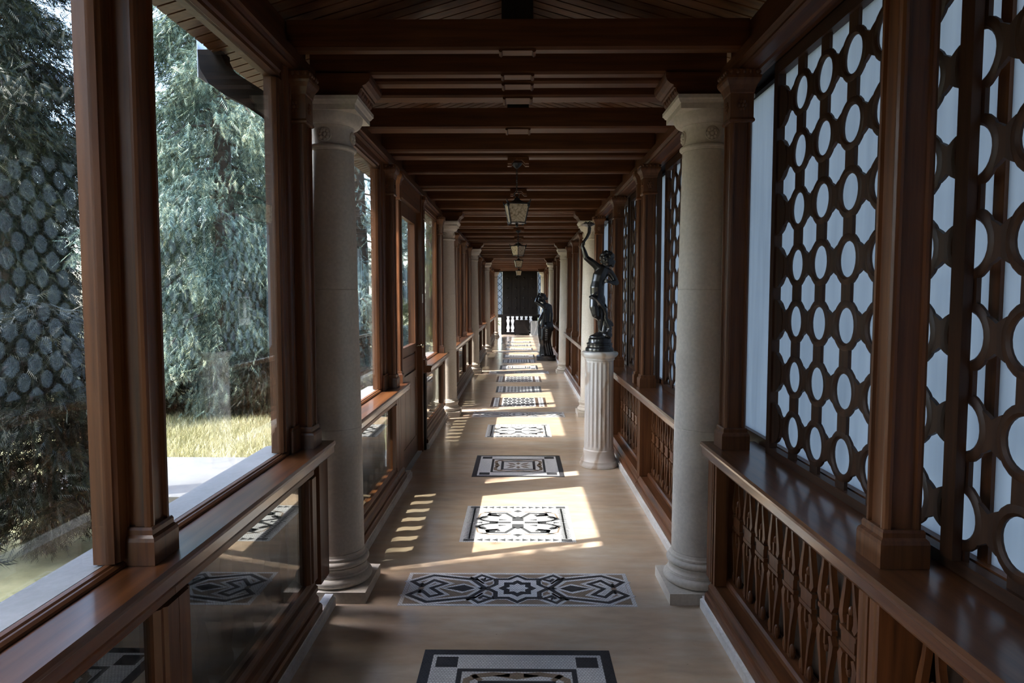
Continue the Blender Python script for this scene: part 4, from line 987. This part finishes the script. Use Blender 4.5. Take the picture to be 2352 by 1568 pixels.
# ------------------------------------------------------------------ eave bracket outside the nearest left column
eb = empty('eave_bracket', (0, 3.40, 0), 'curved dark timber eave bracket outside the nearest left column', 'bracket')
P = [(-1.16, 2.40), (-1.23, 2.46), (-1.33, 2.535), (-1.42, 2.575), (-1.49, 2.62), (-1.525, 2.68), (-1.535, 2.86), (-1.43, 2.86), (-1.425, 2.79), (-1.40, 2.735), (-1.33, 2.685), (-1.24, 2.63), (-1.16, 2.60)]
m = MB()
OUT = [(-1.16, 2.40), (-1.23, 2.465), (-1.33, 2.535), (-1.42, 2.58), (-1.49, 2.63), (-1.53, 2.70)]; INN = [(-1.16, 2.55), (-1.24, 2.605), (-1.32, 2.655), (-1.375, 2.69), (-1.405, 2.72), (-1.425, 2.76)]
for i in range(5): m.prism([OUT[i], OUT[i+1], INN[i+1], INN[i]], -.05, .05)
m.prism([OUT[5], (-1.54, 2.79), (-1.425, 2.79), INN[5]], -.05, .05)
obj('curved_brace', m, 'dark_x', eb)
m = MB(); m.box(-1.543, -1.539, -.05, .05, 2.66, 2.85); obj('lead_end', m, 'white_render', eb)  # pale plate paints the sky's light on the brace's end face

sp_r = empty('stone_pier', (-1.165, 3.375, -.16), 'slim grey stone pier outside the window, under the eave bracket', 'pier')
m = MB(); m.box(-.03, .03, -.065, .065, .28, 2.40); obj('shaft', m, 'stone_out', sp_r)
m = MB(); m.box(-.036, .036, -.072, .072, 0, .28); obj('base', m, 'stone_out', sp_r)
# ------------------------------------------------------------------ garden
def frond(n=7, L=1.0):
    """flat pinnate spray along +x: list of triangles"""
    vs, fs = [], []
    for i in range(n):
        x = .06 + .80*i/n; w = .24*(1 - .55*i/n)
        for s_ in (-1, 1):
            o = len(vs); vs += [(x, 0, 0), (x + .085, s_*.012, .01), (x + .26, s_*w, -.06)]; fs.append((o, o+1, o+2) if s_ > 0 else (o, o+2, o+1))
    o = len(vs); vs += [(0, -.02, 0), (0, .02, 0), (1., 0, -.06)]; fs.append((o, o+1, o+2)); return np.array(vs)*L, np.array(fs)
FV, FF = frond()
def spray_mesh(name, pos, dirs, size, mat):
    """many sprays at pos pointing along dirs (numpy, one mesh)"""
    n = len(pos); d = dirs/np.linalg.norm(dirs, axis=1, keepdims=True)
    ref = rng.normal(size=(n, 3)); ref[:, 2] += 1.6; b_ = np.cross(ref, d); b_ /= np.linalg.norm(b_, axis=1, keepdims=True); c_ = np.cross(d, b_)
    V = (FV[None, :, 0:1]*d[:, None, :] + FV[None, :, 1:2]*b_[:, None, :] + FV[None, :, 2:3]*c_[:, None, :])*size[:, None, None] + pos[:, None, :]
    k_ = len(FV); F = (FF[None] + (np.arange(n)*k_)[:, None, None]).reshape(-1, 3); V = V.reshape(-1, 3)
    me = D.meshes.new(name); me.vertices.add(len(V)); me.vertices.foreach_set('co', V.ravel().astype(np.float32))
    me.loops.add(F.size); me.loops.foreach_set('vertex_index', F.ravel().astype(np.int32)); me.polygons.add(len(F)); me.polygons.foreach_set('loop_start', np.arange(0, F.size, 3, dtype=np.int32))
    me.update(); me.validate(); me.materials.append(M[mat]); return me
def tree(name, x, y, h, r0, z0, nb, nf, mat, label, cat, droop=.5, size=(.16, .34), group=None, top=.25, spread=1.):
    r = empty(name, (x, y, -.16), label, cat, group)
    m = MB(); m.tube([(0, 0, 0), (.03, .02, h*.3), (-.02, 0, h*.65), (0, 0, h*.96)], [.14*h/6, .11*h/6, .07*h/6, .02], 10); obj('trunk', m.mesh('trunk', 60), 'bark', r)
    pos, dr_, br = [], [], MB()
    for q in range(nb):
        t = (q + .5)/nb; z = z0 + (h - z0)*t; rr = r0*(1 - t)**.75*(1 - top) + r0*top*math.sin(PI*min(1, t*1.02))**.5; rr *= rng.uniform(.65, 1.12); a = q*2.399 + rng.uniform(-.4, .4)
        tip = np.array([rr*math.cos(a), rr*math.sin(a), z - droop*rr*.55]); root = np.array([0, 0, z + .12*rr]); mid = (root + tip)/2 + np.array([0, 0, .16*rr])
        if rr > .3: br.tube([tuple(root), tuple(mid), tuple(tip)], [.025, .016, .006], 5)
        k_ = max(6, int(nf*(rr/r0 + .12)/nb*1.6))
        u = rng.uniform(.25, 1.05, k_)**.75; p = (1-u)[:, None]**2*root + 2*(u*(1-u))[:, None]*mid + (u**2)[:, None]*tip
        sp_ = spread*(.06 + .115*rr)*(1.1 - .5*u); off = rng.normal(size=(k_, 3))*sp_[:, None]; off[:, 2] *= .55; off[:, 2] -= np.abs(rng.normal(size=k_))*.10*droop
        dv = (tip - mid)/np.linalg.norm(tip - mid) + rng.normal(size=(k_, 3))*.55; dv[:, 2] -= .45*droop
        pos.append(p + off); dr_.append(dv)
    pos = np.concatenate(pos); dr_ = np.concatenate(dr_); keep = pos[:, 2] > .12; pos, dr_ = pos[keep], dr_[keep]
    o = obj('foliage', spray_mesh('foliage', pos, dr_, rng.uniform(*size, len(pos)), mat), None, r); o['kind'] = 'stuff'
    if len(br.v): obj('branches', br.mesh('branches', 60), 'bark', r)['kind'] = 'stuff'
tree('conifer_tree', -4.7, 10.9, 8.6, 2.05, .4, 60, 34000, 'leaf_silver', 'tall silvery conifer with drooping sprays outside the left window', 'tree', .8, (.12, .26), spread=1.2)
tree('conifer_tree', -7.6, 17.2, 9.5, 2.2, .3, 60, 12000, 'leaf_silver', 'broad conifer standing behind the silvery one in the garden', 'tree', .8, (.2, .4))
tree('conifer_tree', -3.75, 16.2, 8.5, 1.75, 2.3, 48, 12000, 'leaf_pale', 'pale blue-green conifer seen just left of the nearest left column', 'tree', .8, (.14, .3))
tree('yew_tree', -7.7, 10.2, 8.2, 1.45, .4, 70, 30000, 'leaf_dark', 'dark olive yew beyond the path outside the far left window', 'tree', .5, (.12, .24), top=.85, spread=1.7)
tree('conifer_tree', -10.4, 13.6, 9.6, 1.7, .3, 56, 18000, 'leaf_dark', 'dark conifer behind the olive yew at the far left', 'tree', .7, (.2, .4), spread=1.6, top=.5)
tree('conifer_tree', -10.9, 9.0, 10., 1.7, .3, 60, 16000, 'leaf_dark', 'dark conifer at the back of the lawn', 'tree', .7, (.22, .42))  # out of view, added upstream of the sun to shade the yew
tree('tall_pine_tree', -5.0, 5.15, 8.6, .85, 5.9, 44, 7000, 'leaf_dark', 'tall bare-stemmed pine beside the path, left of the picture', 'tree', .3, (.14, .28), top=.9)  # out of view, crown raised to block only the sun at the door
tree('conifer_tree', -7.6, 2.6, 9.2, 1.7, .3, 60, 16000, 'leaf_dark', 'big dark conifer across the lawn, left of the picture', 'tree', .7, (.18, .34), top=.5)  # out of view, added to throw shade on the near lawn
tree('conifer_tree', -3.95, 1.40, 8.0, 1.35, 3.0, 80, 36000, 'leaf_dark', 'slender dark conifer beside the gallery, left of the picture', 'tree', .5, (.14, .28), top=.95, spread=1.3)  # out of view, crown shaped and thickened to shade the near bay
tree('conifer_tree', -3.7, -2.3, 7.4, 1.25, .6, 50, 14000, 'leaf_dark', 'slender dark conifer level with the viewer, left of the picture', 'tree', .6, top=.6)  # out of view, added to shade the windows level with the camera
hr = empty('yew_hedge', (-2.75, 1.2, -.16), 'clipped dark yew hedge close along the gallery, left of the picture', 'hedge')  # hedge out of view, added to cut side light on the near woodwork
n = 22000; hp = np.stack([rng.uniform(-.35, .35, n), rng.uniform(-1.9, 1.85, n), rng.uniform(.1, 2.95, n)], 1); hd = rng.normal(size=(n, 3)); hd[:, 2] -= .2
obj('foliage', spray_mesh('foliage', hp, hd, rng.uniform(.10, .2, n), 'leaf_dark'), None, hr)['kind'] = 'stuff'
m = MB()
for q in range(6): m.tube([(0, -1.6 + q*.64, 0), (.03, -1.6 + q*.64, 1.2), (0, -1.58 + q*.64, 2.6)], [.04, .03, .012], 6)
obj('stems', m.mesh('stems', 60), 'bark', hr)['kind'] = 'stuff'
tree('leafy_shrub', -3.25, 4.6, 1.75, .55, .05, 40, 7000, 'leaf_dark', 'dark yew shrub just outside the far left window', 'shrub', .3, (.08, .16), top=.85)  # added dark mass covering lit lawn where shade is wanted
tree('leafy_shrub', -5.4, 9.9, 1.0, .55, .02, 34, 5000, 'leaf_dark', 'low dark shrub under the silvery conifer, left of two', 'shrub', .3, (.08, .16), top=.9)
tree('leafy_shrub', -3.8, 10.0, .9, .45, .02, 34, 5000, 'leaf_dark', 'low dark shrub under the silvery conifer, right of two', 'shrub', .3, (.08, .16), top=.9)
tree('leafy_shrub', -3.1, 13.3, 1.9, .8, .1, 36, 5000, 'leaf_pale', 'pale leafy shrub at the foot of the silvery conifer', 'shrub', .3, (.1, .2), top=.8)
tree('leafy_shrub', -2.0, 11.9, 1.3, .5, .1, 30, 3000, 'leaf_pale', 'low pale shrub near the left wall beyond the lawn', 'shrub', .3, (.08, .18), top=.8)
hed = [(-19, 22), (-9.5, 26), (-3.8, 29)]
for n, (x, y) in enumerate(hed):
    tree('conifer_tree', x, y, 9.5, 2.6, .3, 40, 4000, 'leaf_olive', ['dark conifer far behind the lawn, left of two', 'dark conifer far behind the lawn, middle', 'dark conifer far behind the lawn, nearest the gallery'][n], 'tree', .7, (.3, .6))
for n, (x, y) in enumerate(((-2.2, 37), (1.6, 41))): tree('leafy_shrub', x, y, 1.5, 1.0, .1, 24, 1500, 'leaf_olive', ['low shrub beyond the left end window', 'low shrub beyond the right end window'][n], 'shrub', .3, (.2, .4), top=.8)
# lawn blades
n = 42000
gx = rng.uniform(-9, -1.6, n*2); gy = rng.uniform(7.08, 12.0, n*2); keep = (gx < -gy*.18 - .3) & (gx > -gy*.62 - .6); gx, gy = gx[keep][:n], gy[keep][:n]; n = len(gx)
hh = rng.uniform(.05, .13, n); an = rng.uniform(0, 2*PI, n); lean = rng.normal(size=(n, 2))*.05; w_ = rng.uniform(.004, .009, n)
V = np.zeros((n, 3, 3)); V[:, 0] = np.stack([gx - np.cos(an)*w_, gy - np.sin(an)*w_, np.full(n, -.165)], 1); V[:, 1] = np.stack([gx + np.cos(an)*w_, gy + np.sin(an)*w_, np.full(n, -.165)], 1); V[:, 2] = np.stack([gx + lean[:, 0], gy + lean[:, 1], -.16 + hh], 1)
me = D.meshes.new('lawn_grass'); me.vertices.add(n*3); me.vertices.foreach_set('co', V.ravel().astype(np.float32)); me.loops.add(n*3); me.loops.foreach_set('vertex_index', np.arange(n*3, dtype=np.int32)); me.polygons.add(n); me.polygons.foreach_set('loop_start', np.arange(0, n*3, 3, dtype=np.int32)); me.update(); me.validate(); me.materials.append(M['grass'])
tag(obj('lawn_grass', me), 'sunlit yellow-green lawn outside the left windows', 'grass', kind='stuff')
